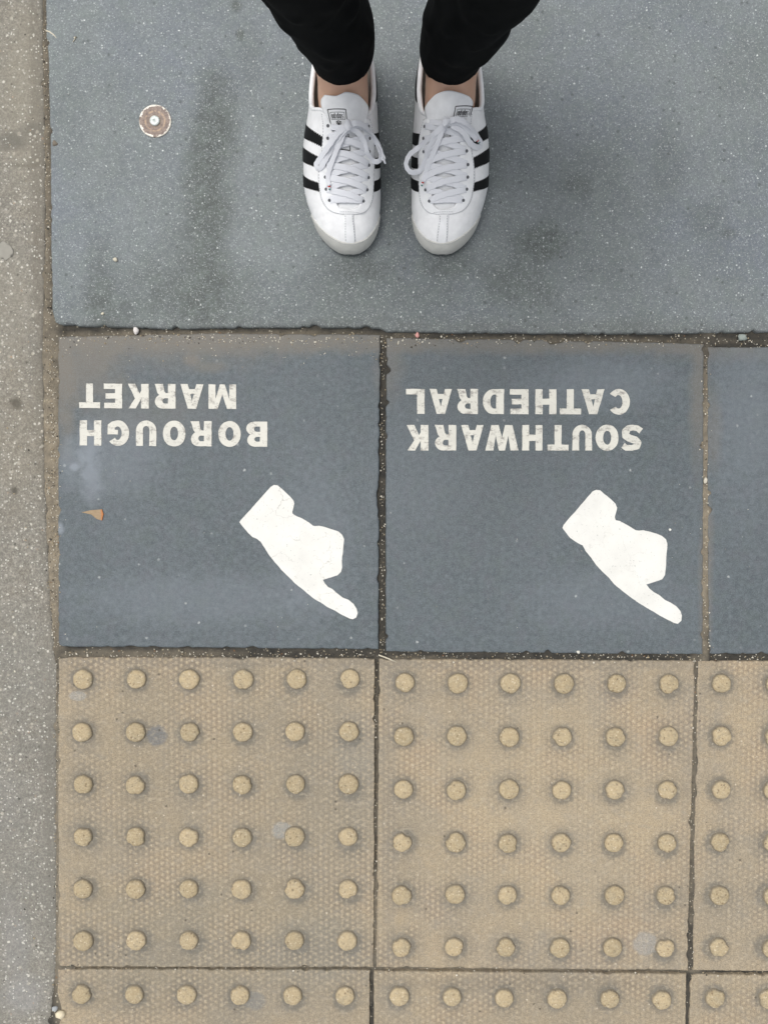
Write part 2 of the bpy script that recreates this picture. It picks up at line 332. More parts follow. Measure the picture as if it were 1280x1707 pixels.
# ---- lettering: glyph outlines in a unit box, then fitted to each measured letter box
def arc(cx, cy, rx, ry, a0, a1, n=10, e=1.0):
    r = []
    for i in range(n+1):
        a = math.radians(a0+(a1-a0)*i/n); c, s = math.cos(a), math.sin(a)
        r.append((cx+rx*math.copysign(abs(c)**e, c), cy+ry*math.copysign(abs(s)**e, s)))
    return r
GL = {
 'H': [[(0, 0), (.34, 0), (.34, .38), (.66, .38), (.66, 0), (1, 0), (1, 1), (.66, 1), (.66, .62), (.34, .62), (.34, 1), (0, 1)]],
 'T': [[(.34, 0), (.67, 0), (.67, .77), (1, .77), (1, 1), (0, 1), (0, .77), (.34, .77)]],
 'E': [[(0, 0), (1, 0), (1, .22), (.38, .22), (.38, .39), (.9, .39), (.9, .61), (.38, .61), (.38, .78), (.98, .78), (.98, 1), (0, 1)]],
 'L': [[(0, 0), (1, 0), (1, .22), (.4, .22), (.4, 1), (0, 1)]],
 'U': [[(0, 1), (0, .38)]+arc(.5, .38, .5, .39, 180, 360, 14)+[(1, 1), (.66, 1), (.66, .38)]+arc(.5, .36, .16, .15, 0, -180, 8)+[(.34, .38), (.34, 1)]],
 'O': [arc(.5, .5, .5, .51, 0, 348, 29, .95), arc(.5, .5, .18, .27, 0, 345, 23, .95)],
 'D': [[(0, 0), (.5, 0)]+arc(.5, .5, .5, .5, -88, 88, 14)+[(.5, 1), (0, 1)], [(.37, .22), (.46, .22)]+arc(.46, .5, .19, .28, -86, 86, 10)+[(.46, .78), (.37, .78)]],
 'C': [arc(.52, .5, .52, .51, 38, 322, 24)+[(.66, .31)]+arc(.53, .5, .19, .27, 310, 50, 14)+[(.64, .69)]],
 'G': [arc(.52, .5, .52, .51, 40, 282, 20)+[(.8, .04), (1, .16), (1, .55), (.52, .55), (.52, .37), (.67, .37), (.67, .27)]+arc(.53, .5, .19, .27, 300, 55, 14)+[(.64, .68)]],
 'A': [[(0, 0), (.31, 0), (.37, .2), (.63, .2), (.69, 0), (1, 0), (.68, 1), (.32, 1)], [(.42, .4), (.58, .4), (.5, .7)]],
 'K': [[(0, 0), (.36, 0), (.36, .28), (.44, .4), (.65, 0), (1, 0), (.66, .6), (.97, 1), (.62, 1), (.36, .62), (.36, 1), (0, 1)]],
 'M': [[(0, 0), (.25, 0), (.25, .6), (.41, 0), (.59, 0), (.75, .6), (.75, 0), (1, 0), (1, 1), (.67, 1), (.5, .4), (.33, 1), (0, 1)]],
 'W': [[(.18, 0), (.4, 0), (.5, .5), (.6, 0), (.82, 0), (1, 1), (.76, 1), (.69, .42), (.59, 1), (.41, 1), (.31, .42), (.24, 1), (0, 1)]],
 'R': [[(0, 0), (.36, 0), (.36, .37), (.46, .37), (.53, .3), (.6, 0), (1, 0), (.94, .12), (.86, .36), (.78, .45)]+arc(.6, .71, .38, .29, -50, 90, 10)+[(0, 1)], [(.36, .58), (.5, .58)]+arc(.5, .69, .13, .11, -80, 80, 6)+[(.5, .8), (.36, .8)]],
 'B': [[(0, 0)]+arc(.58, .28, .42, .28, -90, 62, 10)+[(.84, .53)]+arc(.56, .74, .4, .26, -38, 90, 9)+[(0, 1)], [(.35, .2), (.5, .2)]+arc(.5, .305, .13, .105, -80, 80, 6)+[(.5, .41), (.35, .41)], [(.35, .61), (.49, .61)]+arc(.49, .705, .12, .095, -80, 80, 6)+[(.49, .8), (.35, .8)]],
}
def S_glyph():
    c = [(.93, .80), (.78, .90), (.5, .895), (.24, .84), (.20, .70), (.34, .59), (.62, .52), (.8, .42), (.80, .25), (.66, .13), (.46, .10), (.22, .13), (.05, .24)]
    w = [.12, .115, .11, .125, .15, .15, .14, .15, .155, .125, .11, .115, .12]
    L_, R_ = [], []
    m = []
    for i in range(len(c)-1):
        for k in range(3):
            t = k/3; m.append((c[i][0]*(1-t)+c[i+1][0]*t, c[i][1]*(1-t)+c[i+1][1]*t, w[i]*(1-t)+w[i+1]*t))
    m.append((*c[-1], w[-1]))
    for i, (x, y, ww) in enumerate(m):
        a, b = m[max(0, i-2)], m[min(len(m)-1, i+2)]; dx, dy = (b[0]-a[0])*.82, b[1]-a[1]; l = math.hypot(dx, dy)
        nx, ny = -dy/l/.82*.95, dx/l; L_.append((x+nx*ww, y+ny*ww)); R_.append((x-nx*ww, y-ny*ww))
    return [L_+R_[::-1]]
GL['S'] = S_glyph()
def poly_fill(loops, z, th, jit=.00025):
    """flat marking with holes: a filled curve turned into a mesh"""
    cu = bpy.data.curves.new('tmp', 'CURVE'); cu.dimensions = '2D'; cu.fill_mode = 'BOTH'; cu.extrude = th/2
    for lp in loops:
        pts = densify([Vector((p[0], p[1], 0)) for p in lp], .002)
        sp = cu.splines.new('POLY'); sp.points.add(len(pts)-1); sp.use_cyclic_u = True
        for q, p in zip(sp.points, pts):
            n = noise.noise_vector(p*300)*jit + noise.noise_vector(p*90)*jit
            q.co = (p.x+n.x, p.y+n.y, 0, 1)
    o = bpy.data.objects.new('tmp', cu); LINK(o)
    dg = bpy.context.evaluated_depsgraph_get(); me = bpy.data.meshes.new_from_object(o.evaluated_get(dg))
    bpy.data.objects.remove(o); bm = bmesh.new(); bm.from_mesh(me); bpy.data.meshes.remove(me)
    bmesh.ops.translate(bm, verts=bm.verts, vec=(0, 0, z)); return bm
def word(text, boxes, ytop, ybot, slope, parent, name='lettering', label=None):
    """text painted upside down in the photo: reads from the far side"""
    loops = []
    for ch, (x0, x1) in zip(text, boxes):
        for lp in GL[ch]:
            r = []
            for (gx, gy) in lp:
                px = x1-gx*(x1-x0); py = ytop+gy*(ybot-ytop)+slope*(px-400 if px < 640 else px-900)
                r.append(P(px, py))
            loops.append(r)
    o = mesh_obj(name, poly_fill(loops, .0003, .0005), M['paint'], parent, smooth=False)
    if label: o['label'] = label
k = 540/1280
bx = lambda l, o: [(o+a*k, o+b*k) for a, b in l]
word('BOROUGH', bx([(737, 820), (627, 715), (517, 600), (408, 497), (302, 382), (190, 275), (80, 165)], 100), 702.5, 744.5, .007, sl1, label='off-white painted word BOROUGH')
word('MARKET', bx([(588, 697), (478, 568), (375, 458), (270, 352), (175, 247), (78, 160)], 100), 641, 682, .007, sl1, label='off-white painted word MARKET')
word('SOUTHWARK', bx([(937, 1018), (835, 925), (743, 820), (645, 728), (545, 625), (400, 530), (305, 393), (200, 285), (90, 175)], 640), 708.5, 751, .0, sl2, label='off-white painted word SOUTHWARK')
word('CATHEDRAL', bx([(885, 970), (780, 870), (693, 777), (597, 680), (497, 570), (390, 473), (288, 370), (180, 268), (87, 160)], 640), 648.8, 690.5, .002, sl2, label='off-white painted word CATHEDRAL')
HAND1 = [(105,430),(115,410),(200,320),(300,205),(380,115),(410,97),(440,100),(465,120),(510,160),(560,210),(585,240),(590,265),(580,310),(572,340),(580,358),(610,375),(660,395),(720,430),(755,460),(775,465),(810,462),(860,472),(920,492),(980,512),(1015,540),(1033,580),(1028,630),(1022,700),(1012,770),(1015,830),(1005,870),(975,900),(920,918),(845,942),(865,975),(890,1005),(930,1025),(975,1065),(1020,1100),(1070,1120),(1115,1155),(1145,1200),(1152,1240),(1140,1275),(1110,1290),(1080,1285),(1020,1255),(950,1215),(880,1180),(820,1140),(760,1105),(700,1055),(655,1018),(600,975),(530,905),(470,845),(420,785),(370,725),(330,660),(290,600),(255,575),(220,560),(180,520),(130,465)]
HAND2 = [(90,480),(100,455),(150,395),(230,305),(310,210),(360,155),(390,142),(425,145),(460,175),(520,225),(560,265),(575,300),(565,345),(555,385),(562,412),(600,420),(650,445),(700,475),(740,500),(770,505),(810,500),(860,512),(920,530),(975,552),(1010,580),(1022,620),(1018,680),(1012,740),(1008,830),(1000,900),(975,935),(920,955),(835,982),(860,1015),(900,1050),(950,1075),(1000,1120),(1050,1145),(1100,1175),(1135,1215),(1150,1260),(1145,1305),(1115,1333),(1080,1325),(1020,1295),(940,1250),(860,1205),(780,1155),(700,1100),(620,1040),(550,980),(500,920),(440,865),(390,810),(340,740),(300,690),(270,635),(220,610),(160,570),(120,520)]
for hd, ox, par in ((HAND1, 380, sl1), (HAND2, 920, sl2)):
    mesh_obj('pointing_hand', poly_fill([[P(ox+x*240/1280, 790+y*240/1280) for x, y in hd]], .0003, .0005), M['hand'], par, smooth=False)

# ---- buff tactile slabs with blisters
def blister_mesh(seed, cut=0):
    bm = bmesh.new(); R = .0118; hgt = .0048; n = 28; rings = []
    for (r, z) in ((1.12, -.0005), (1.07, .0010), (1.02, .0024), (.95, .0036), (.84, .0044), (.62, .0050), (.3, .0053)):
        ring = []
        for i in range(n):
            a = 2*math.pi*i/n; d = Vector((math.cos(a), math.sin(a), 0))
            w = noise.noise(d*1.6+Vector((seed*7.3, z*90, 0)))*.06 + noise.noise(d*5+Vector((seed*3.1, 2, z*60)))*.045
            c = noise.noise(d*1.2+Vector((seed*2.7, 8, 0))); w -= max(0, c-.3)*.4
            ring.append(bm.verts.new((d.x*R*(r+w), d.y*R*(r+w), z+(noise.noise(d*2*r+Vector((0, seed, 3)))*.0005 if z > .001 else 0))))
        rings.append(ring)
    for a, b in zip(rings, rings[1:]):
        for i in range(n): bm.faces.new((a[i], a[(i+1) % n], b[(i+1) % n], b[i]))
    bm.faces.new(rings[-1])
    me = bpy.data.meshes.new('blister')
    for f in bm.faces: f.smooth = True
    bm.to_mesh(me); bm.free(); me.materials.append(M['blister']); return me
BL = [blister_mesh(i) for i in range(14)]
def tactile(px, b00, b50, b05, b55, label, seed, rows=6, cols=6):
    """b.. = centres of the corner blisters, in measured px (top left, top right, bottom left, bottom right)"""
    pts = [P(*q) for q in px]; c = cen(pts)
    e = empty('tactile_slab', c); tag(e, label, 'tactile paving slab', 'buff blister paving slabs', 'thing')
    q = [P(*v) for v in (b00, b50, b05, b55)]
    bm = slab_bm(pts, 0.0, seed=seed, amp=.0010)
    uvl = bm.loops.layers.uv.new('blisters')
    ux = (q[1]-q[0])/5; vy = (q[2]-q[0])/5
    for f in bm.faces:
        for lp in f.loops:
            d = lp.vert.co-q[0]; d.z = 0
            lp[uvl].uv = (d.dot(ux)/ux.length_squared, d.dot(vy)/vy.length_squared)
    mesh_obj('slab', bm, M['tactile'], e, smooth=None)
    for j in range(rows):
        for i in range(cols):
            u, v = i/5, j/5
            p = (q[0]*(1-u)+q[1]*u)*(1-v)+(q[2]*(1-u)+q[3]*u)*v
            o = bpy.data.objects.new('blister', random.choice(BL)); LINK(o); o.parent = e
            o.location = (p.x-c.x+random.gauss(0, .0005), p.y-c.y+random.gauss(0, .0005), 0); o.rotation_euler.z = random.random()*6.28
            s = random.uniform(.97, 1.05); o.scale = (s, s, random.uniform(.85, 1.1))
tactile([(97, 1096), (97, 1350), (97, 1612), (350, 1613), (622.5, 1613), (624, 1350), (625, 1098), (350, 1096)], (139, 1132), (583, 1132), (140, 1567), (578.5, 1567), 'buff blister slab below the BOROUGH MARKET slab, beside the concrete strip', 11)
tactile([(632, 1099), (629.5, 1350), (627, 1613), (900, 1616), (1146, 1618), (1152, 1350), (1159, 1102), (900, 1100)], (674.5, 1138), (1114, 1139), (668, 1578), (1108, 1579), 'buff blister slab below the SOUTHWARK CATHEDRAL slab', 12)
tactile([(1163, 1102), (1158, 1350), (1154, 1618), (1420, 1622), (1678, 1624), (1684, 1350), (1689, 1106), (1420, 1102)], (1202, 1138), (1642, 1142), (1197, 1579), (1637, 1582), 'buff blister slab cut by the right edge of the photo, below the plain dark slab', 13)
tactile([(97, 1616), (96, 1655), (104, 1690), (94, 1720), (93, 1900), (92, 2134), (340, 2134), (612, 2136), (614, 1900), (617, 1617.5), (340, 1616.5)], (136.5, 1656.5), (576, 1658), (134, 2092), (573, 2093), 'chipped buff blister slab at the bottom edge, left of the other two', 14)
tactile([(623, 1619), (622, 1900), (620, 2140), (880, 2142), (1139, 2144), (1141, 1900), (1144, 1624), (880, 1621)], (665.5, 1661), (1102, 1666), (662, 2096), (1098, 2100), 'middle buff blister slab at the bottom edge, its top row of blisters showing', 15)
tactile([(1150, 1624), (1147, 1900), (1145, 2144), (1400, 2146), (1664, 2148), (1668, 1900), (1672, 1628), (1400, 1626)], (1190.5, 1663), (1630, 1668), (1187, 2100), (1626, 2104), 'buff blister slab in the bottom right corner of the photo', 16)

# ---- concrete strip on the left: three lengths
XL = -.95
def strip(y0, y1, label, seed):
    xs = [(72, 0), (74, 150), (76, 250), (77, 300), (76, 420), (74, 540), (73, 600), (74, 700), (76, 800), (80, 900), (85, 1000), (92, 1090), (95.5, 1110), (95.5, 1400), (95, 1610), (89, 1660), (86, 1707)]
    def ex(y):
        q = [P(a, b) for a, b in xs]
        if y >= q[0].y: return q[0].x
        if y <= q[-1].y: return q[-1].x
        for a, b in zip(q, q[1:]):
            if b.y <= y <= a.y: return a.x+(b.x-a.x)*(a.y-y)/(a.y-b.y)
    step = .0025; n = int((y1-y0)/step); bm = bmesh.new(); rows = []
    for i in range(n+1):
        y = y0+(y1-y0)*i/n; v = Vector((0, y, seed)); x = ex(y)
        x += noise.noise(v*40)*.0012+noise.noise(v*170)*.0008-max(0, noise.noise(v*60+Vector((5, 0, 0)))-.25)*.009
        rows.append([bm.verts.new(q) for q in ((x, y, -.03), (x, y, -.0025), (x-.0006, y, -.0008), (x-.0020, y, .0002), (x-.0042, y, .0005), (XL, y, .0005))])
    for a, b in zip(rows, rows[1:]):
        for q in range(5):
            f = bm.faces.new((a[q], b[q], b[q+1], a[q+1])); f.smooth = q < 4
    tag(mesh_obj('concrete_slab', bm, M['concrete'], smooth=None, org=((XL+rows[0][0].co.x)/2, (y0+y1)/2, 0)), label, 'concrete slab', None, 'thing')
ya = P(0, 277).y; yb = P(0, 1240).y-.32
strip(-1.02, Y1, 'long rough aggregate concrete strip down the left edge of the photo', 22)

# ---- bed of dirt in the joints (real relief, laps up to the slab edges)
def dirt_h(x, y):
    v = Vector((x, y, 0))
    h = -.0058+noise.noise(v*55)*.0022+noise.noise(v*160)*.0011+noise.noise(v*420)*.0006
    px = 640+x*F; py = 853.5-49-y*F*.997
    if px < 110: h += .0050+(.0008 if py > 1095 else 0)
    if abs(px-1176) < 12 : h += .0048
    if abs(py-560) < 40: h += .0016
    if abs(py-1092) < 14: h += .0015 + (.002 if px < 300 else 0)
    if abs(py-1615) < 10: h += .0042
    if abs(px-628) < 10 and py > 1450: h += .0022
    if abs(px-1154) < 10 and py > 1120: h += .0026
    return min(h, -.0004 if px < 112 and py > 60 else -.0009)
bm = bmesh.new(); x0, x1, y0, y1 = -.47, .55, -.74, .72; stp = .0028
nx, ny = int((x1-x0)/stp), int((y1-y0)/stp)
grid = [[bm.verts.new((x0+i*stp, y0+j*stp, dirt_h(x0+i*stp, y0+j*stp))) for i in range(nx)] for j in range(ny)]
for j in range(ny-1):
    for i in range(nx-1): bm.faces.new((grid[j][i], grid[j][i+1], grid[j+1][i+1], grid[j+1][i]))
tag(mesh_obj('soil', bm, M['dirt'], smooth=True), kind='structure')

# ---- surroundings: paving to the horizon
g = G('distant_paving', .85)
b_ = g.n.new('ShaderNodeTexBrick'); g.put(b_.inputs['Vector'], g.pos); b_.inputs['Scale'].default_value = 1
b_.inputs['Brick Width'].default_value = .6; b_.inputs['Row Height'].default_value = .6; b_.inputs['Mortar Size'].default_value = .006; b_.offset = .5
for i, c in enumerate((RGB(140, 136, 128), RGB(124, 122, 118), RGB(60, 58, 54))): g.put(b_.inputs[i+1], c)
dist_m = g.col(g.mix(g.rng(g.noise(60, 5, .7), .35, .65, 0, .4), b_.outputs[0], RGB(108, 106, 102)))
bm = bmesh.new()
xa, xb, yc, yd = XL-.004, X1+.004, -1.024, Y1+.004
for (a, b, c, d) in ((-60, 60, yd, 60), (-60, 60, -60, yc), (-60, xa, yc, yd), (xb, 60, yc, yd)):
    bm.faces.new([bm.verts.new(q) for q in ((a, c, 0), (b, c, 0), (b, d, 0), (a, d, 0))])
tag(mesh_obj('pavement', bm, dist_m, smooth=False), kind='structure')
bm = bmesh.new(); bm.faces.new([bm.verts.new(q) for q in ((-300, -300, -.032), (300, -300, -.032), (300, 300, -.032), (-300, 300, -.032))])
tag(mesh_obj('ground', bm, M['dirt'], smooth=False), kind='structure')
# ------------------------------------------------------------ small things lying about
def rock_bm(c, r, seed, flat=.6, sub=2, stretch=(1, 1)):
    bm = bmesh.new(); bmesh.ops.create_icosphere(bm, subdivisions=sub, radius=1)
    for v in bm.verts:
        w = 1+noise.noise(v.co*1.1+Vector((seed, 0, 0)))*.5+noise.noise(v.co*3+Vector((0, seed, 0)))*.12
        v.co = Vector((v.co.x*w*r*stretch[0], v.co.y*w*r*stretch[1], v.co.z*w*r*flat))
    z0 = min(v.co.z for v in bm.verts)
    bmesh.ops.translate(bm, verts=bm.verts, vec=(c[0], c[1], c[2]-z0-.0002)); return bm
def pebble(px, py, z, r, colr, label, seed, **k):
    c = P(px, py, z)
    tag(mesh_obj('pebble', rock_bm(c, r, seed, **k), plain('pebble_stone', colr, .8, (300, .5)), org=c), label, 'pebble', 'loose pebbles lying in the joints')
pebble(228, 552, -.0012, .0040, RGB(205, 200, 196), 'white pebble in the joint above the BOROUGH MARKET slab', 1, stretch=(.9, 1.2))
pebble(695, 559, -.0012, .0028, RGB(205, 150, 142), 'small pink pebble in the joint above the SOUTHWARK slab', 2, stretch=(.9, 1.15))
pebble(1235, 563, -.002, .0052, RGB(142, 150, 144), 'grey-green pebble in the joint above the plain dark slab', 3, stretch=(1.1, .8))
pebble(1174.5, 801, -.0006, .0030, RGB(190, 184, 168), 'pale pebble in the joint right of the SOUTHWARK CATHEDRAL slab', 4, stretch=(.8, 1.4), flat=.5)
pebble(103, 1688, -.002, .0068, RGB(216, 204, 176), 'cream angular pebble at the broken corner of the bottom left blister slab', 5, sub=1, stretch=(1.15, .9))
pebble(93, 1680, -.002, .0035, RGB(160, 164, 166), 'grey pebble touching the cream pebble at the broken slab corner', 6)
pebble(1116, 883, 0, .0017, RGB(222, 222, 214), 'tiny white pebble beside the SOUTHWARK CATHEDRAL pointing hand', 7)
pebble(193, 433, .0025, .0026, RGB(190, 184, 166), 'tiny cream pebble on the stone slab below the rusty disc', 8)
pebble(93, 240, .0005, .0035, RGB(112, 104, 92), 'brown pebble on the left edge of the stone slab', 9)
pebble(172, 523, .0025, .0018, RGB(196, 190, 170), 'tiny cream pebble near the bottom left of the stone slab', 10)
pebble(963, 1087, -.001, .0022, RGB(196, 194, 184), 'small white pebble on the lower edge of the SOUTHWARK CATHEDRAL slab', 12)
# flattened chewing gum
c = P(9, 417, .0005)
tag(mesh_obj('chewing_gum', rock_bm(c, .0098, 31, flat=.05, sub=3, stretch=(.95, 1.1)), plain('old_gum', RGB(142, 139, 130), .8, (200, .3)), org=c), 'flat grey chewing gum on the concrete at the left edge', 'chewing gum')
# triangular chip of wood on slab
bm = bmesh.new(); q = [P(137, 854), P(152, 850.5), P(171, 849), P(173.5, 857), P(171, 867.5), P(162, 865), P(153, 857.5)]
low = [bm.verts.new((p.x, p.y, .0001)) for p in q]; hi = [bm.verts.new((p.x, p.y, .0008+.0008*min(1, (i in (2, 3, 4))*1+.2))) for i, p in enumerate(q)]
bm.faces.new(hi[::-1]); bm.faces.new(low)
for i in range(len(q)): bm.faces.new((low[i], low[(i+1) % 7], hi[(i+1) % 7], hi[i]))
g = G('orange_wood_chip', .7); cx = g.sep(g.pos)[0]
n = g.math('ADD', cx, g.math('MULTIPLY', g.noise(160, 4), .004))
g.col(g.mix(g.rng(n, P(168, 858).x+.002, P(171, 858).x+.002), g.mix(g.noise(300, 3, .6, g.vmath('MULTIPLY', g.pos, (1, 5, 1))), RGB(120, 98, 72), RGB(168, 148, 118)), RGB(170, 108, 60)))
bmesh.ops.recalc_face_normals(bm, faces=bm.faces)
tag(mesh_obj('wood_chip', bm, g.m, smooth=False, org=P(158, 858)), 'orange-brown pointed wood chip on the BOROUGH MARKET slab', 'wood chip')
# twigs
def tube(bm, pts, r, n=8, cap=True):
    rs = r if isinstance(r, (list, tuple)) else [r]*len(pts); prev = None; rings = []
    for i, p in enumerate(pts):
        d = (pts[min(i+1, len(pts)-1)]-pts[max(i-1, 0)]).normalized()
        up = Vector((0, 0, 1)) if abs(d.z) < .9 else Vector((1, 0, 0))
        s = d.cross(up).normalized() if prev is None else (prev-d*prev.dot(d)).normalized()
        prev = s; t = d.cross(s)
        rings.append([bm.verts.new(p+(s*math.cos(2*math.pi*k/n)+t*math.sin(2*math.pi*k/n))*rs[i]) for k in range(n)])
    for a, b in zip(rings, rings[1:]):
        for k in range(n): bm.faces.new((a[k], a[(k+1) % n], b[(k+1) % n], b[k]))
    if cap: bm.faces.new(rings[0][::-1]); bm.faces.new(rings[-1])
tw = plain('dry_straw', RGB(196, 188, 168), .7)
for pts, z, lab in (([(631, 1092), (640, 1095), (650, 1099), (661, 1104)], .0010, 'dry pale twig lying across the joint between two blister slabs'),
                    ([(77, 51), (83, 53), (90, 58), (95, 64)], .0022, 'dry pale twig on the top left edge of the stone slab'),
                    ([(124, 63), (128, 61), (122, 70), (126, 66)][:3], .0034, 'tiny pale splinter near the top left of the stone slab')):
    bm = bmesh.new(); tube(bm, [P(a, b, z) for a, b in pts], [.0009]*(len(pts)-1)+[.0004], 6)
    tag(mesh_obj('twig', bm, tw, org=P(*pts[0], z)), lab, 'twig', 'dry twigs on the paving')
# grit: uncountable grains in the joints and over the slabs
bm = bmesh.new()
def grain(x, y, z, r):
    a = random.random()*6.28; v = []
    for (dx, dy, dz) in ((1, 0, .2), (0, 1, .1), (-1, .1, .2), (.1, -1, 0), (0, 0, 1), (0, 0, -.6)):
        s = r*random.uniform(.6, 1.1)
        v.append(bm.verts.new((x+(dx*math.cos(a)-dy*math.sin(a))*s, y+(dx*math.sin(a)+dy*math.cos(a))*s, z+dz*s*.8)))
    m = random.choice((0, 0, 0, 1, 1, 2))
    for f in ((0, 1, 4), (1, 2, 4), (2, 3, 4), (3, 0, 4), (1, 0, 5), (2, 1, 5), (3, 2, 5), (0, 3, 5)):
        bm.faces.new([v[i] for i in f]).material_index = m
def scat(n, pa, pb, w, z=None, r=(.0004, .0011)):
    for _ in range(n):
        t = random.random(); px = pa[0]+(pb[0]-pa[0])*t; py = pa[1]+(pb[1]-pa[1])*t
        dx, dy = pb[0]-pa[0], pb[1]-pa[1]; l = math.hypot(dx, dy); o = random.gauss(0, w)
        p = P(px-dy/l*o, py+dx/l*o); rr = random.uniform(*r)*random.choice((1, 1, 1, 1.5))
        grain(p.x, p.y, (max(0.0, 0) if z is None else z)+rr*.3, rr)
scat(520, (100, 562), (1280, 572), 5); scat(160, (100, 580), (640, 580), 14, r=(.0003, .0008))
scat(380, (85, 560), (93, 1080), 6); scat(140, (637, 565), (637, 1090), 2.2, z=-.003)
scat(90, (1176, 580), (1176, 1090), 4); scat(330, (97, 1091), (1280, 1096), 3, z=-.002); scat(120, (97, 1095), (1280, 1100), 5)
scat(110, (628, 1100), (625, 1612), 2.5, z=-.003); scat(60, (1158, 1100), (1149, 1620), 3); scat(120, (97, 1614), (1280, 1622), 3)
scat(200, (78, 0), (82, 545), 4); scat(120, (94, 1100), (93, 1707), 2.5)
scat(160, (40, 0), (40, 1707), 22, z=.0005); scat(60, (110, 850), (1270, 860), 130, r=(.0003, .0006)); scat(120, (110, 1350), (1270, 1360), 130, r=(.0003, .0007))
tag(mesh_obj('grit', bm, [plain('pale_grit', RGB(206, 200, 184), .8), plain('tan_grit', RGB(156, 142, 116), .8), plain('dark_grit', RGB(62, 58, 52), .8)], smooth=False), 'tiny grains of sand and grit scattered in the joints', 'grit', kind='stuff')

# ---- rusty survey washer with its nail
c = P(259.5, 202.5, .0025)
e = empty('survey_marker', c); tag(e, 'rusty round washer nailed into the stone slab, pale nail head', 'survey marker')
bm = bmesh.new(); rings = []; n = 64
for (r, z) in ((.0196, .0), (.0198, .0012), (.0193, .0019), (.0182, .0020), (.0150, .0017), (.0120, .0014), (.0095, .0009), (.0060, .0006)):
    rings.append([])
    for i in range(n):
        a = 2*math.pi*i/n; d = Vector((math.cos(a), math.sin(a), 0)); w = 1+noise.noise(d*4+Vector((r*90, 0, 0)))*.008
        rings[-1].append(bm.verts.new(c+d*r*w+Vector((0, 0, z+noise.noise(d*7+Vector((0, r*300, 0)))*.00012))))
for a, b in zip(rings, rings[1:]):
    for i in range(n): bm.faces.new((a[i], a[(i+1) % n], b[(i+1) % n], b[i]))
bm.faces.new(rings[-1])
g = G('rusty_chipped_metal', .6); d = g.vmath('LENGTH', g.vmath('MULTIPLY', g.vmath('SUBTRACT', g.pos, tuple(c)), (1, 1, 0)))
base = g.mix(g.rng(g.noise(260, 4, .7), .35, .65), RGB(104, 90, 84), RGB(146, 130, 118))
ringm = g.math('MULTIPLY', g.rng(g.math('ABSOLUTE', g.math('SUBTRACT', d, .0118)), .0016, .0004), g.rng(g.noise(240, 3, .6), .4, .55))
base = g.mix(g.math('MULTIPLY', ringm, .7), base, RGB(186, 160, 132))
rim = g.math('MULTIPLY', g.rng(g.math('ADD', d, g.math('MULTIPLY', g.math('SUBTRACT', g.noise(190, 4, .7), .5), .010)), .0176, .0184), g.rng(g.noise(120, 3, .6), .40, .48))
base = g.mix(rim, base, RGB(226, 220, 208)); base = g.mix(g.rng(d, .0088, .0072, 0, .5), base, RGB(126, 112, 94))
g.bump(g.noise(350, 4), .6, .0006); g.col(base)
mesh_obj('washer', bm, g.m, e)
bm = bmesh.new(); rings = []; n = 32; c2 = c+Vector((-.0003, .0002, 0))
for (r, z) in ((.0060, .0006), (.0061, .0022), (.0056, .0029), (.0040, .0032), (.0010, .0032), (.0007, .0024)):
    rings.append([bm.verts.new(c2+Vector((math.cos(2*math.pi*i/n)*r, math.sin(2*math.pi*i/n)*r, z))) for i in range(n)])
for a, b in zip(rings, rings[1:]):
    for i in range(n): bm.faces.new((a[i], a[(i+1) % n], b[(i+1) % n], b[i]))
bm.faces.new(rings[-1])
g = G('scratched_zinc', .5); g.b.inputs['Metallic'].default_value = .2; g.bump(g.noise(600, 4), .6, .0004)
g.col(g.mix(g.rng(g.noise(500, 4, .7), .4, .6), RGB(178, 186, 182), RGB(214, 218, 214)))
mesh_obj('nail_head', bm, g.m, e)
# ------------------------------------------------------------ the person: legs, trousers, shoes
def pchip(xs, ys):
    n = len(xs); h = [xs[i+1]-xs[i] for i in range(n-1)]; d = [(ys[i+1]-ys[i])/h[i] for i in range(n-1)]
    m = [d[0]]+[0]*(n-2)+[d[-1]]
    for i in range(1, n-1):
        if d[i-1]*d[i] > 0:
            w1 = 2*h[i]+h[i-1]; w2 = h[i]+2*h[i-1]; m[i] = (w1+w2)/(w1/d[i-1]+w2/d[i])
    def f(x):
        if x <= xs[0]: return ys[0]
        if x >= xs[-1]: return ys[-1]
        i = max(j for j in range(n-1) if xs[j] <= x); t = (x-xs[i])/h[i]
        return ((1+2*t)*(1-t)**2*ys[i]+t*(1-t)**2*h[i]*m[i]+t*t*(3-2*t)*ys[i+1]+t*t*(t-1)*h[i]*m[i+1])
    return f
def sq(xs, ys):
    f = pchip(xs, [y*y for y in ys]); return lambda x: math.sqrt(max(0, f(x)))
L = .25
WO = sq([0,.04,.1,.2,.35,.55,.66,.734,.81,.887,.955,.985,1],[0,.024,.033,.038,.043,.0505,.0503,.0475,.042,.035,.0225,.012,0])
WI = sq([0,.04,.1,.2,.35,.55,.66,.734,.81,.887,.955,.985,1],[0,.024,.033,.038,.040,.0425,.043,.0425,.041,.0365,.0255,.0145,0])
HH = sq([0,.1,.25,.35,.42,.5,.6,.7,.8,.87,.93,.97,.99,1],[.105,.118,.115,.106,.098,.088,.076,.064,.0535,.047,.040,.031,.021,.010])
APX = pchip([0,.6,.85,1],[0,0,-.0015,-.0045])
def S0(t, s):
    th = s*math.pi/2; w = (WO if s > 0 else WI)(t); h = HH(t); z0 = .010 if h > .012 else .008
    return Vector((APX(t)+w*math.copysign(abs(math.sin(th))**.92, s), t*L, z0+(h-z0)*max(0, math.cos(th))**.9))
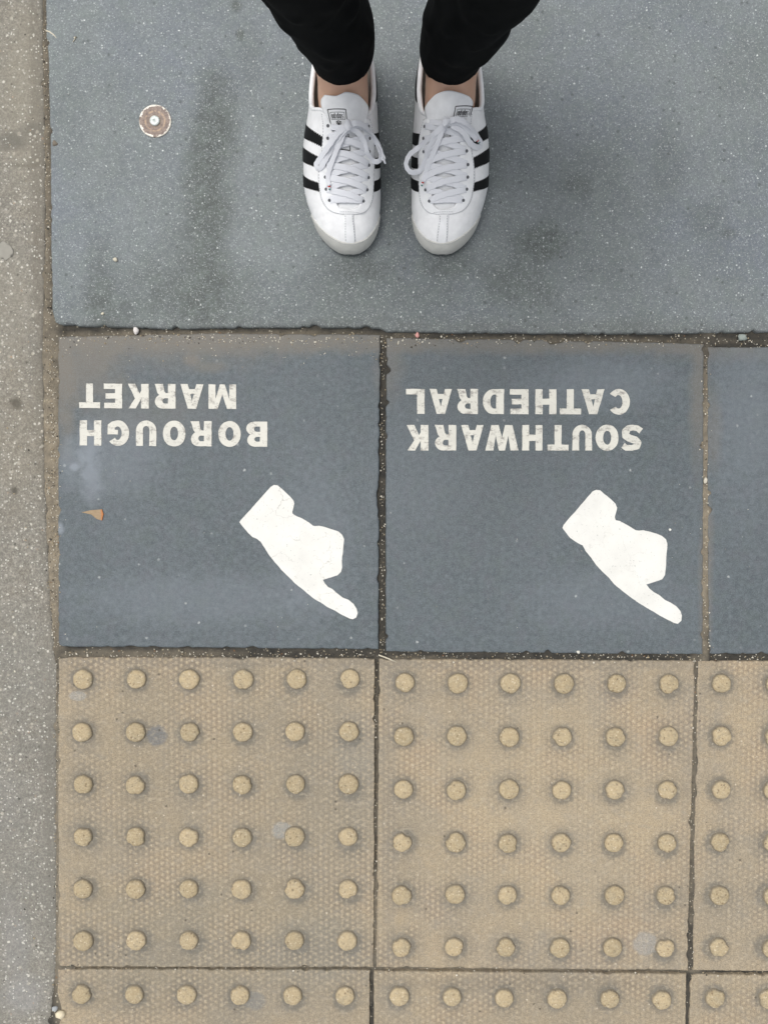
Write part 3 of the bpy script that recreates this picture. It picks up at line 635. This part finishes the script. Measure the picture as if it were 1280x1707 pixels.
def S(t, s, off=0.0):
    """point of the shoe's last: t heel..toe, s -1 inner..1 outer edge; off = distance above the surface"""
    p = S0(t, s)
    if off:
        e = 1e-3; ta, tb = max(0, t-e), min(1, t+e); sa, sb = max(-1, s-e), min(1, s+e)
        n = (S0(tb, s)-S0(ta, s)).cross(S0(t, sb)-S0(t, sa))
        if n.length > 1e-12:
            n.normalize()
            if n.x*p.x+n.z*p.z+n.y*(t-.6)*.1 < 0: n = -n
            p = p+n*off
    return p
TOEY = P(580, 424.5, .012).y
CX = {-1: -.0475, 1: .0765}
person = empty('person', (.0145, TOEY+L-.06, 0))
tag(person, 'person standing in black tapered trousers and white sneakers with black stripes', 'person')

leather = plain('white_leather', (.88, .885, .885), .42, (140, .25, .0006))
leather2 = plain('white_leather_panel', (.87, .88, .885), .40, (500, .12, .0003))
lining = plain('white_lining', (.70, .71, .72), .8)
laceM = G('white_cotton_lace', .9); laceM.bump(laceM.noise(1500, 2, .7), .4, .0004); laceM = laceM.col((.76, .775, .81))
suede = plain('grey_cream_suede', RGB(198, 198, 192), .95, (700, .5, .0005))
rubber = plain('cream_rubber', RGB(214, 212, 204), .7)
black = plain('black_leather', (.006, .0065, .007), .6, (500, .3, .0003), .2)
hole = plain('dark_eyelet', RGB(88, 90, 94), .6)
thread = plain('grey_thread', RGB(168, 170, 174), .9)
ink = plain('black_ink', (.02, .02, .022), .7)

def W(side, p): return Vector((CX[side]+side*p[0], TOEY+L-p[1], p[2]))
def patch(bm, side, fn, na, nb, off, skirt=-.0006, bev=.35, thick=False):
    """thin overlay following the last; fn(a,b) -> (t,s)"""
    top = []
    for i in range(na+1):
        r = []
        for j in range(nb+1):
            ed = i in (0, na) or j in (0, nb)
            t, s = fn(i/na, j/nb); o = off(t, s) if callable(off) else off
            r.append(bm.verts.new(W(side, S(min(t, .9985), max(-1, min(1, s)), o*(bev if ed else 1)))))
        top.append(r)
    for i in range(na):
        for j in range(nb): bm.faces.new((top[i][j], top[i+1][j], top[i+1][j+1], top[i][j+1]))
    loop = [(i, 0) for i in range(na)]+[(na, j) for j in range(nb)]+[(i, nb) for i in range(na, 0, -1)]+[(0, j) for j in range(nb, 0, -1)]
    low = []
    for i, j in loop:
        t, s = fn(i/na, j/nb); o = off(t, s) if callable(off) else off
        low.append(bm.verts.new(W(side, S(min(t, .9985), max(-1, min(1, s)), min(o, 0)+skirt))))
    n = len(loop)
    for k in range(n):
        a, b = loop[k], loop[(k+1) % n]
        bm.faces.new((top[a[0]][a[1]], top[b[0]][b[1]], low[(k+1) % n], low[k]))
    return bm
def fix(bm):
    bmesh.ops.remove_doubles(bm, verts=bm.verts, dist=1e-6); bmesh.ops.recalc_face_normals(bm, faces=bm.faces); return bm
def path2(pts):
    n = len(pts)-1; xs = [i/n for i in range(n+1)]
    f, g_ = pchip(xs, [p[0] for p in pts]), pchip(xs, [p[1] for p in pts]); return lambda a: (f(a), g_(a))
def catmull(pts, k=8):
    out = []
    for i in range(len(pts)-1):
        p0, p1, p2, p3 = pts[max(0, i-1)], pts[i], pts[i+1], pts[min(len(pts)-1, i+2)]
        for j in range(k):
            t = j/k; out.append(.5*((2*p1)+(p2-p0)*t+(2*p0-5*p1+4*p2-p3)*t*t+(3*p1-p0-3*p2+p3)*t**3))
    out.append(pts[-1].copy()); return out
def ribbon(bm, pts, up, width, th=.0010, taper=None):
    """flat woven lace: elliptic section, 'up' is a vector or one per point"""
    rings = []; n = 10; m = len(pts)
    for i, p in enumerate(pts):
        d = (pts[min(i+1, m-1)]-pts[max(i-1, 0)]).normalized(); u = up[i] if isinstance(up, list) else up
        s = d.cross(u)
        s = s.normalized() if s.length > 1e-6 else Vector((1, 0, 0)); u2 = s.cross(d).normalized()
        w = width*(1+.08*math.sin(i*1.7)) if not taper else width*taper(i/(m-1))
        rings.append([bm.verts.new(p+s*a_*w/2+u2*b_*th/2) for a_, b_ in ((1, 0), (.93, .8), (.8, 1), (0, .8), (-.8, 1), (-.93, .8), (-1, 0), (-.8, -1), (0, -1), (.8, -1))])
    for a, b in zip(rings, rings[1:]):
        for k in range(n): bm.faces.new((a[k], a[(k+1) % n], b[(k+1) % n], b[k]))
    bm.faces.new(rings[0][::-1]); bm.faces.new(rings[-1])

def s_of_z(t, z):
    h = HH(t); return 2/math.pi*math.acos(max(0, min(1, (z-.01)/(h-.01)))**(1/.9))
def edge(pre, post):
    xs = [q[0] for q in pre]+[q[0] for q in post]; ys = [s_of_z(*q) for q in pre]+[q[1] for q in post]
    return pchip(xs, ys)
EO = edge([(0, .076), (.05, .074), (.12, .064), (.2, .057), (.28, .056), (.35, .062), (.41, .073)], [(.445, .27), (.47, .19), (.5, .14), (.56, .09), (.7, .115), (.80, .12), (.818, .10), (.829, .02), (.835, -.09)])
EI = edge([(0, .076), (.05, .074), (.12, .064), (.2, .056), (.28, .053), (.35, .058), (.41, .066)], [(.45, .43), (.47, .37), (.5, .35), (.56, .327), (.7, .287), (.79, .28), (.812, .25), (.828, .16), (.835, .09)])
EYE_OUT = path2([(.455,.285),(.509,.262),(.582,.291),(.644,.353),(.715,.398),(.771,.406),(.82,.339),(.847,.181),(.854,.025),(.853,-.163),(.843,-.339),(.814,-.477),(.766,-.571),(.674,-.607),(.564,-.64),(.50,-.60),(.452,-.50)])
EYE_IN = path2([(.462,.215),(.50,.142),(.56,.092),(.63,.10),(.70,.116),(.755,.12),(.80,.118),(.822,.09),(.833,.0),(.834,-.12),(.826,-.18),(.808,-.262),(.76,-.282),(.68,-.292),(.57,-.327),(.50,-.352),(.458,-.41)])
GUARD = path2([(.80,1.0),(.835,.86),(.875,.716),(.934,.476),(.962,.16),(.965,-.1),(.96,-.3),(.945,-.523),(.898,-.72),(.85,-.86),(.80,-1.0)])
EYES_L = [(.506,.178),(.552,.183),(.599,.205),(.65,.235),(.698,.25),(.746,.262),(.792,.235)]
EYES_R = [(.485,-.47),(.53,-.485),(.584,-.47),(.639,-.455),(.69,-.44),(.742,-.41),(.792,-.33)]
ST_OUT = [((.618,.97),(.668,.97),(.716,.38),(.751,.385)), ((.485,.97),(.548,.97),(.618,.33),(.660,.35)), ((.372,1.0),(.432,1.0),(.545,.26),(.582,.27))]
ST_IN = [((.626,-.985),(.672,-.985),(.696,-.59),(.740,-.57)), ((.525,-.985),(.575,-.985),(.600,-.60),(.637,-.61)), ((.416,-.985),(.462,-.985),(.500,-.60),(.544,-.62))]
BOWS = {'1loopA': [(-0.0414, 0.3999, 0.0917),(-0.0525, 0.3913, 0.091),(-0.0627, 0.3806, 0.0843),(-0.0733, 0.3723, 0.0707),(-0.0788, 0.3678, 0.0625),(-0.0738, 0.3637, 0.0648),(-0.0663, 0.3712, 0.0734),(-0.0572, 0.3825, 0.0828),(-0.0471, 0.3931, 0.09),(-0.0401, 0.3989, 0.0909)], '1endA': [(-0.0415, 0.3997, 0.0905),(-0.0472, 0.389, 0.087),(-0.0538, 0.3777, 0.0811),(-0.0607, 0.3647, 0.0723),(-0.0648, 0.3536, 0.0648),(-0.0637, 0.3451, 0.0614)], '1loopB': [(-0.0401, 0.4, 0.0914),(-0.0304, 0.4033, 0.0916),(-0.0197, 0.4034, 0.0789),(-0.0094, 0.3994, 0.056),(-0.0037, 0.3867, 0.056),(-0.0051, 0.3761, 0.056),(-0.013, 0.3756, 0.056),(-0.0199, 0.3804, 0.0677),(-0.0226, 0.3886, 0.0749),(-0.0279, 0.3948, 0.0831),(-0.0374, 0.3986, 0.0899)], '1endB': [(-0.0401, 0.3998, 0.0903),(-0.0278, 0.4032, 0.0856),(-0.0157, 0.4015, 0.0674),(-0.0073, 0.3937, 0.056),(-0.0004, 0.3768, 0.056)], '1tie': [(-0.0597, 0.4008, 0.0866),(-0.0498, 0.3988, 0.0895),(-0.0408, 0.3991, 0.0912),(-0.0306, 0.4025, 0.0858),(-0.0177, 0.409, 0.071)], '2loopA': [(0.0685, 0.4023, 0.0924),(0.0554, 0.3934, 0.083),(0.0411, 0.3906, 0.0584),(0.0298, 0.3824, 0.056),(0.0258, 0.3711, 0.056),(0.0312, 0.3626, 0.056),(0.0413, 0.364, 0.056),(0.0474, 0.3713, 0.0626),(0.0525, 0.3837, 0.0734),(0.0594, 0.394, 0.0849),(0.0673, 0.3996, 0.0907)], '2endA': [(0.0686, 0.4021, 0.0912),(0.0648, 0.3943, 0.0873),(0.0579, 0.3796, 0.0767),(0.0515, 0.3674, 0.0653),(0.0481, 0.3585, 0.0575),(0.0456, 0.3513, 0.056)], '2loopB': [(0.0699, 0.4027, 0.0929),(0.0804, 0.4043, 0.0985),(0.0917, 0.401, 0.0954),(0.1028, 0.3964, 0.0825),(0.1116, 0.391, 0.0674),(0.107, 0.3846, 0.0706),(0.0975, 0.3865, 0.0799),(0.0882, 0.3949, 0.0891),(0.0754, 0.4002, 0.0924)], '2endB': [(0.07, 0.4025, 0.0918),(0.0836, 0.4023, 0.0938),(0.0959, 0.3955, 0.0876),(0.1054, 0.39, 0.0781)], '2tie': [(0.052, 0.41, 0.0797),(0.0606, 0.405, 0.0877),(0.0685, 0.4023, 0.0924),(0.0782, 0.4033, 0.0916),(0.0909, 0.4084, 0.0893)]}

def zig(x, n): return abs(((x*n) % 1)-.5)*4-1
def make_shoe(side):
    sh = empty('shoe', (CX[side], TOEY+L-.125, 0)); w0 = sh.location.copy()
    sh.parent = person; sh.location = w0-person.location
    # sole: thin cupped rubber following the outline
    bm = bmesh.new(); n = 120; rings = []
    out = []
    for i in range(n):
        a = 2*math.pi*i/n; t = .5-.5*math.cos(a) if True else 0
        s = 1 if a < math.pi else -1; w = (WO if s > 0 else WI)(t); out.append(Vector((APX(t)+s*w, t*L, 0)))
    nr = []
    for i in range(n):
        d = out[(i+1) % n]-out[i-1]; q = Vector((d.y, -d.x, 0)); nr.append(q.normalized() if q.length > 0 else Vector((0, 1, 0)))
    c0 = Vector((0, .14, 0))
    if (out[30]+nr[30]-c0).length < (out[30]-c0).length: nr = [-q for q in nr]
    for (o, z) in ((-.006, .0), (-.003, .0015), (-.0012, .005), (-.0008, .010), (-.0012, .0125), (-.003, .0135)):
        rings.append([bm.verts.new(W(side, (out[i]+nr[i]*o)+Vector((0, 0, z+.0135*max(0, (out[i].y/L-.82)/.18)**2*(.35 if z > .004 else .9))))) for i in range(n)])
    for a, b in zip(rings, rings[1:]):
        for i in range(n): bm.faces.new((a[i], a[(i+1) % n], b[(i+1) % n], b[i]))
    bm.faces.new(rings[0][::-1]); bm.faces.new(rings[-1])
    mesh_obj('sole', fix(bm), rubber, sh)
    # upper: two leather sheets that meet in front of the lacing, with a lining inside
    bm = bmesh.new(); na, nb = 150, 34
    for sg, E_ in ((1, EO), (-1, EI)):
        lay = []
        for off in (0, -.0022):
            g_ = []
            for i in range(na+1):
                t = .5-.5*math.cos(math.pi*i/na); e0 = sg*E_(t)
                r = []
                for j in range(nb+1):
                    s = e0+(sg-e0)*j/nb
                    # soft creases across the flex zone
                    cr = -.0007*math.exp(-((t-.845-.01*abs(s))/.006)**2)*(abs(s) > .3)-.0005*math.exp(-((t-.80)/.008)**2)*max(0, abs(s)-.4)
                    cr += noise.noise(Vector((t*9, s*3, side*5)))*.0006
                    r.append(bm.verts.new(W(side, S(min(t, .9985), s, (off or 0)+cr))))
                g_.append(r)
            lay.append(g_)
            for i in range(na):
                for j in range(nb):
                    f = bm.faces.new((g_[i][j], g_[i+1][j], g_[i+1][j+1], g_[i][j+1])); f.material_index = 1 if off else 0
        for i in range(na):
            if .5-.5*math.cos(math.pi*(i+1)/na) < .834: bm.faces.new((lay[0][i][0], lay[0][i+1][0], lay[1][i+1][0], lay[1][i][0]))
    bmesh.ops.remove_doubles(bm, verts=bm.verts, dist=2e-5); bmesh.ops.recalc_face_normals(bm, faces=bm.faces)
    mesh_obj('upper', bm, [leather, lining], sh)
    # padded collar round the ankle opening
    bm = bmesh.new(); pts = []
    ts = [.452-.452*(i/40) for i in range(41)]
    pts = [S(max(t, .0015), EO(t), -.0012) for t in ts]+[S(max(t, .0015), -EI(t), -.0012) for t in ts[::-1][1:]]
    pts = [W(side, p) for p in pts]
    tube(bm, pts, [.0019+.0012*min(1, min(i, len(pts)-1-i)/8) for i in range(len(pts))], 12)
    mesh_obj('collar', fix(bm), leather2, sh)
    # tongue: rises out of the lacing in front of the ankle
    tl = pchip([0, .25, .5, .75, 1], [.402, .386, .383, .390, .398]) if side > 0 else pchip([0, .25, .5, .75, 1], [.402, .388, .388, .402, .392])
    ta = pchip([.38, .42, .46, .5, .56, .7, .84], [.30, .29, .24, .17, .13, .15, .10]); tb = pchip([.38, .42, .46, .5, .56, .7, .84], [-.46, -.47, -.44, -.38, -.35, -.31, -.25])
    def tong(a, b):
        t = tl(b)+(.845-tl(b))*a; lo, hi = tb(t), ta(t)
        rc = max(0, 1-a/.045)**2*.07
        return t, lo+rc+(hi-lo-2*rc)*b
    def toff(t, s): return pchip([.38, .43, .48, .56, .8, .85], [.0030, .0022, .0004, -.0014, -.0022, -.0026])(t)
    bm = bmesh.new(); patch(bm, side, tong, 70, 24, toff, skirt=-.0045, bev=1)
    for v in bm.verts: v.co.z += noise.noise(v.co*60)*.0006
    tg = mesh_obj('tongue', fix(bm), leather2, sh)
    # printed label on the tongue
    cr = ((.447, .182), (.450, -.058), (.597, .07), (.600, -.12)) if side < 0 else ((.440, .032), (.430, .279), (.586, -.04), (.586, .15))
    def lab(u, v):
        a = [cr[0][k]*(1-u)+cr[1][k]*u for k in (0, 1)]; b = [cr[2][k]*(1-u)+cr[3][k]*u for k in (0, 1)]
        return a[0]*(1-v)+b[0]*v, a[1]*(1-v)+b[1]*v
    bm = bmesh.new()
    def stroke(pl_, w, h=.0004):
        pts = [W(side, S(t, s, toff(t, s)+h)) for t, s in (lab(*q) for q in pl_)]
        ribbon(bm, pts, Vector((0, -.3, .95)), w, .0002, taper=lambda x: 1)
    def dline(a, b, w): stroke([(a[0]+(b[0]-a[0])*i/10, a[1]+(b[1]-a[1])*i/10) for i in range(11)], w)
    for a, b in (((0, 0), (1, 0)), ((0, 0), (0, 1)), ((1, 0), (1, 1)), ((0, 1), (1, 1))): dline(a, b, .00085)
    for a, b in (((.12, .075), (.88, .075)), ((.12, .25), (.88, .25)), ((.88, .075), (.88, .25)), ((.12, .075), (.12, .25))): dline(a, b, .0004)
    # word
    def ch(x, kind):
        y0, y1, wd = .125, .225, .09; cy = (y0+y1)/2
        circ = [(x+wd/2+math.cos(q*math.pi/5)*wd*.36, cy+math.sin(q*math.pi/5)*(y1-y0)*.5) for q in range(11)]
        if kind in 'ad':
            stroke(circ, .00065); dline((x+wd*.86, y1), (x+wd*.86, y0 if kind == 'a' else y0-.035), .00065)
        elif kind == 'i': dline((x+wd*.4, y1), (x+wd*.4, y0), .00065)
        else: stroke([(x+wd*.8, y0), (x+wd*.2, y0+.01), (x+wd*.2, cy-.005), (x+wd*.75, cy+.01), (x+wd*.75, y1-.01), (x+wd*.15, y1)], .00065)
    xx = .17
    for k_ in 'adidas': ch(xx, k_); xx += .075 if k_ == 'i' else .117
    # three-leaf emblem under the word
    for ang in (-35, 0, 35):
        a = math.radians(ang); c_ = (.5+math.sin(a)*.12, .40-math.cos(a)*.07)
        stroke([(c_[0]+.06*math.cos(q*math.pi/4)*math.cos(a)-.06*math.sin(q*math.pi/4)*math.sin(a), c_[1]+.05*math.sin(q*math.pi/4)) for q in range(9)], .0007)
    dline((.34, .42), (.66, .42), .0004); dline((.38, .445), (.62, .445), .0004)
    for a, b in (((.2, .62), (.8, .62)), ((.2, .88), (.8, .88)), ((.2, .62), (.2, .88)), ((.8, .62), (.8, .88)), ((.38, .70), (.62, .70)), ((.38, .78), (.62, .78))): dline(a, b, .0004)
    mesh_obj('tongue_label', fix(bm), ink, sh)
    # eyestay, toe strip, toe guard
    bm = bmesh.new()
    patch(bm, side, lambda a, b: tuple(EYE_OUT(a)[k]*(1-b)+EYE_IN(a)[k]*b for k in (0, 1)), 110, 10, .0013)
    mesh_obj('eyestay', fix(bm), leather2, sh)
    bm = bmesh.new(); patch(bm, side, lambda a, b: (.849+(.971-.849)*a, (.022+.05*a*a)*(1-b)+(-.150-.10*a*a)*b), 20, 8, .0008)
    mesh_obj('toe_strip', fix(bm), leather2, sh)
    bm = bmesh.new()
    def gd(a, b):
        t, s = GUARD(a); return t+(.9985-t)*b, s
    patch(bm, side, gd, 90, 18, lambda t, s: .0012 if t < .99 else .0008)
    mesh_obj('toe_guard', fix(bm), suede, sh)
    # stripes with pinked edges
    for sgn, sets in ((1, ST_OUT), (-1, ST_IN)):
        for (lr, lf, hr, hf) in sets:
            def fn(a, b):
                z = zig(a, 21)*.0030; r = [lr[k]*(1-a)+hr[k]*a for k in (0, 1)]; f = [lf[k]*(1-a)+hf[k]*a for k in (0, 1)]
                bow = math.sin(a*math.pi)*.006
                return (r[0]+z+bow)*(1-b)+(f[0]+z+bow)*b, r[1]*(1-b)+f[1]*b
            bm = bmesh.new(); patch(bm, side, fn, 84, 5, .0008, bev=.8); mesh_obj('stripe', fix(bm), black, sh)
    # heel tab
    bm = bmesh.new(); fo = lambda a, b: (.0015+.33*a, EO(.0015+.33*a)+.03+.40*b*(1-.9*a)); fi = lambda a, b: (.0015+.33*a, -(EI(.0015+.33*a)+.03+.40*b*(1-.9*a)))
    patch(bm, side, fo, 24, 10, .0012); patch(bm, side, fi, 24, 10, .0012); mesh_obj('heel_tab', fix(bm), black, sh)
    # stitching: short thread dashes
    bm = bmesh.new()
    def dashes(fn, total, off, w=.0006):
        N = int(total/.0026)
        for i in range(N):
            a0, a1 = (i+.15)/N, (i+.75)/N; p, q = W(side, S(*fn(a0), off)), W(side, S(*fn(a1), off))
            ribbon(bm, [p, (p+q)/2+Vector((0, 0, .0001)), q], Vector((0, 0, 1)), w, .0004, taper=lambda x: 1)
    dashes(lambda a: tuple(EYE_OUT(a)[k]*.9+EYE_IN(a)[k]*.1 for k in (0, 1)), .25, .0014, .0005)
    dashes(lambda a: (.856+.105*a, (.022+.05*a*a)-.025), .026, .0009)
    dashes(lambda a: (.856+.105*a, (-.150-.10*a*a)+.025), .026, .0009)
    dashes(lambda a: (GUARD(a)[0]+.006, GUARD(a)[1]), .16, .0013, .0004)
    dashes(lambda a: (.843, .08-.33*a), .032, .0014, .0005)
    mesh_obj('stitching', fix(bm), thread, sh)
    # eyelets
    for (t, s) in EYES_L+EYES_R:
        p = S(t, s, .0012); q = S(t, s, .0022); nrm = (q-p).normalized(); c_ = W(side, p); nn = W(side, q)-c_; nn.normalize()
        x_ = nn.orthogonal().normalized(); y_ = nn.cross(x_); bm = bmesh.new(); rg = []
        for (r, h) in ((.0019, 0), (.0018, .0004), (.0014, .0005), (.0010, .0003)):
            rg.append([bm.verts.new(c_+nn*h+(x_*math.cos(q_*math.pi/8)+y_*math.sin(q_*math.pi/8))*r) for q_ in range(16)])
        for a, b in zip(rg, rg[1:]):
            for k_ in range(16): bm.faces.new((a[k_], a[(k_+1) % 16], b[(k_+1) % 16], b[k_]))
        bm.faces.new(rg[-1]); mesh_obj('eyelet', fix(bm), hole, sh)
    # laces over the tongue
    bm = bmesh.new()
    def over(p, q, h, w=.0072):
        pts, ups = [], []
        for i in range(21):
            a = i/20; t = p[0]*(1-a)+q[0]*a; s = p[1]*(1-a)+q[1]*a; arch = math.sin(math.pi*a)**.4
            hh = .0006+h*arch
            A = S(t, s, hh); B = S(t, s, hh+.002); pts.append(W(side, A)); ups.append(W(side, B)-W(side, A))
        ribbon(bm, pts, ups, w, .0010)
    over(EYES_L[6], EYES_R[6], .0012)
    for i in (5, 4, 3, 2, 1):
        over(EYES_L[i+1], EYES_R[i], .0010); over(EYES_R[i+1], EYES_L[i], .0021)
    over(EYES_L[1], EYES_R[0], .0018)
    mesh_obj('lace', fix(bm), laceM, sh)
    # bow
    key = '1' if side < 0 else '2'; bm = bmesh.new()
    for nm, wd in (('loopA', .0064), ('loopB', .0064), ('endA', .0056), ('endB', .0056), ('tie', .0062)):
        pts = catmull([Vector(p) for p in BOWS[key+nm]], 7)
        if nm.startswith('loop'):
            m = len(pts); cc = sum(pts, Vector())/m
            ups = []
            for i in range(m):
                a = i/(m-1); out_ = (pts[i]-cc); out_.z = 0; out_.normalize()
                k_ = math.sin(math.pi*a)**3*1.1; ups.append((Vector((0, -.2, 1))+out_*k_).normalized())
            ribbon(bm, pts, ups, wd, .0009)
        else: ribbon(bm, pts, Vector((0, -.25, 1)), wd, .0009)
    kc = Vector(BOWS[key+'tie'][2])+Vector((0, 0, .001)); tmp = rock_bm((0, 0, 0), .0052, 3+side, flat=.55, sub=3, stretch=(.8, 1.0))
    me_ = bpy.data.meshes.new('t'); tmp.to_mesh(me_); tmp.free(); nb_ = len(bm.verts); bm.from_mesh(me_); bpy.data.meshes.remove(me_)
    bm.verts.ensure_lookup_table()
    for v in bm.verts[nb_:]: v.co += kc
    mesh_obj('bow', fix(bm), laceM, sh)
    # lace tips with their coloured thread rings
    for nm in ('endA', 'endB'):
        e_ = [Vector(p) for p in BOWS[key+nm][-2:]]; d = (e_[1]-e_[0]).normalized(); bm = bmesh.new(); p0 = e_[1]-d*.001
        for k_ in range(4):
            tube(bm, [p0+d*.0016*k_+Vector((0, 0, .0012)), p0+d*.0016*(k_+.98)+Vector((0, 0, .0012))], .0016-.0002*k_, 10)
        for i, f in enumerate(bm.faces): f.material_index = min(3, i//12)
        mesh_obj('lace_tip', bm, [laceM, plain('red_thread', RGB(190, 70, 60), .8), laceM, plain('green_thread', RGB(60, 130, 120), .8)] if side > 0 or nm == 'endA' else [laceM], sh)
    if side > 0: sh['label'] = 'white striped sneaker on the right in the photo, wide open left lace loop'
    else: sh['label'] = 'white striped sneaker on the left in the photo, long narrow lace loop'
make_shoe(-1); make_shoe(1)

# body: one continuous skin surface, mostly under the trousers
skin = G('skin', .5); skin.b.inputs['Subsurface Weight'].default_value = .15; skin.b.inputs['Subsurface Radius'].default_value = (.01, .004, .002)
skin.bump(skin.noise(700, 3), .25, .0003)
sc = skin.mix(skin.rng(skin.noise(30, 4), .35, .65), RGB(196, 158, 134), RGB(210, 172, 148)); skin.col(sc)
HY = TOEY+L                     # y of the heels
LEG = {}                        # leg axis: z -> (x, y) per side
for sd_ in (-1, 1):
    c = CX[sd_]; o = lambda d: c+sd_*d
    LEG[sd_] = (pchip([0, .10, .13, .2, .30, .45, .80, .95], [c, o(-.001), o(.003), o(.017), o(.031), o(.040), o(.012), o(.0)]),
                pchip([0, .10, .2, .45, .80, .95], [HY-.05, HY-.050, HY-.052, HY-.075, HY-.06, HY-.05]))
bm = bmesh.new(); sk = bm.verts.layers.skin.verify()
def sv(p, rx, ry=None):
    v = bm.verts.new(p); v[sk].radius = (rx, ry or rx); return v
pel = sv((.0145, HY-.055, .93), .12, .09); top = sv((.0145, HY-.05, 1.0), .115, .085); bm.edges.new((pel, top))
for sd_ in (-1, 1):
    lx, ly = LEG[sd_]
    ch_ = [sv((lx(z), ly(z), z), r) for z, r in ((.84, .07), (.65, .062), (.47, .048), (.34, .046), (.22, .034), (.14, .0300), (.108, .0315))]
    ank = sv(W(sd_, (.0, .066, .070)), .050, .050); mid = sv(W(sd_, (-.001, .100, .056)), .030, .030); ball = sv(W(sd_, (-.001, .165, .037)), .024, .018); toe = sv(W(sd_, (-.004, .215, .028)), .018, .011); heel = sv(W(sd_, (0, .032, .045)), .024, .024)
    seq = [pel]+ch_+[ank, mid, ball, toe]
    for a, b in zip(seq, seq[1:]): bm.edges.new((a, b))
    bm.edges.new((ank, heel))
pel[sk].use_root = True
me = bpy.data.meshes.new('body'); bm.to_mesh(me); bm.free(); me.materials.append(skin.m)
body = bpy.data.objects.new('body', me); LINK(body)
body.modifiers.new('skin', 'SKIN').use_smooth_shade = True
ss = body.modifiers.new('sub', 'SUBSURF'); ss.levels = ss.render_levels = 2
dg = bpy.context.evaluated_depsgraph_get(); me2 = bpy.data.meshes.new_from_object(body.evaluated_get(dg)); body.modifiers.clear(); body.data = me2
me2.transform(__import__('mathutils').Matrix.Translation(-person.location)); body.parent = person
for p_ in me2.polygons: p_.use_smooth = True

# trousers: two tapered legs running into the seat and waist
cloth = G('black_jersey', .95); cloth.b.inputs['Specular IOR Level'].default_value = .1
cloth.bump(cloth.noise(900, 2, .8), .3, .0005); cloth.col(cloth.mix(cloth.rng(cloth.noise(40, 3), .3, .7), (.004, .005, .0052), (.008, .009, .0096)))
RX = pchip([.09, .11, .14, .17, .21, .26, .35, .45, .6, .80, .9], [.0345, .0370, .0405, .0425, .0435, .046, .054, .070, .080, .095, .1])
RY = pchip([.09, .11, .14, .17, .21, .26, .35, .45, .6, .80, .9], [.0400, .0415, .044, .048, .053, .057, .064, .072, .084, .105, .11])
bm = bmesh.new(); n = 72
for sd_ in (-1, 1):
    lx, ly = LEG[sd_]; rings = []
    for inner in (1, 0):
        zs = [.0965+.0045*i for i in range(40)]+[.28+.03*i for i in range(20)]
        if inner: zs = zs[:10][::-1]
        for z in zs:
            r = []
            for k_ in range(n):
                a = 2*math.pi*k_/n; d = Vector((math.cos(a), math.sin(a), 0))
                f = noise.noise(Vector((d.x*1.3+sd_*4, d.y*1.3, z*16)))*.07*min(1, (z-.08)/.05)
                f += math.sin(a*2+z*60+sd_)*.018*min(1, (z-.09)/.06)+max(0, noise.noise(Vector((d.x*2.2, d.y*2.2+sd_*3, z*34))))*.15*min(1, (z-.095)/.05)
                q = 1+f-(.03 if inner else 0)
                if not inner and z < .103: q += .015
                droop = .003*math.cos(a*1+.6)+noise.noise(d*1.1+Vector((sd_, 0, 0)))*.002
                r.append(bm.verts.new((lx(z)+d.x*RX(z)*q, ly(z)+.001+d.y*RY(z)*q, z+droop*max(0, 1-(z-.0965)/.05))))
            rings.append(r)
    for a, b in zip(rings, rings[1:]):
        for k_ in range(n): bm.faces.new((a[k_], a[(k_+1) % n], b[(k_+1) % n], b[k_]))
rings = []
for z, rx, ry in ((.74, .04, .05), (.76, .15, .10), (.80, .185, .118), (.86, .19, .125), (.93, .175, .115), (1.0, .150, .10), (1.035, .145, .095)):
    rings.append([bm.verts.new((.0145+math.cos(2*math.pi*k_/n)*rx, HY-.052+math.sin(2*math.pi*k_/n)*ry, z)) for k_ in range(n)])
for a, b in zip(rings, rings[1:]):
    for k_ in range(n): bm.faces.new((a[k_], a[(k_+1) % n], b[(k_+1) % n], b[k_]))
bm.faces.new(rings[0][::-1]); bm.faces.new(rings[-1])
bmesh.ops.recalc_face_normals(bm, faces=bm.faces)
mesh_obj('trousers', bm, cloth.m, person)
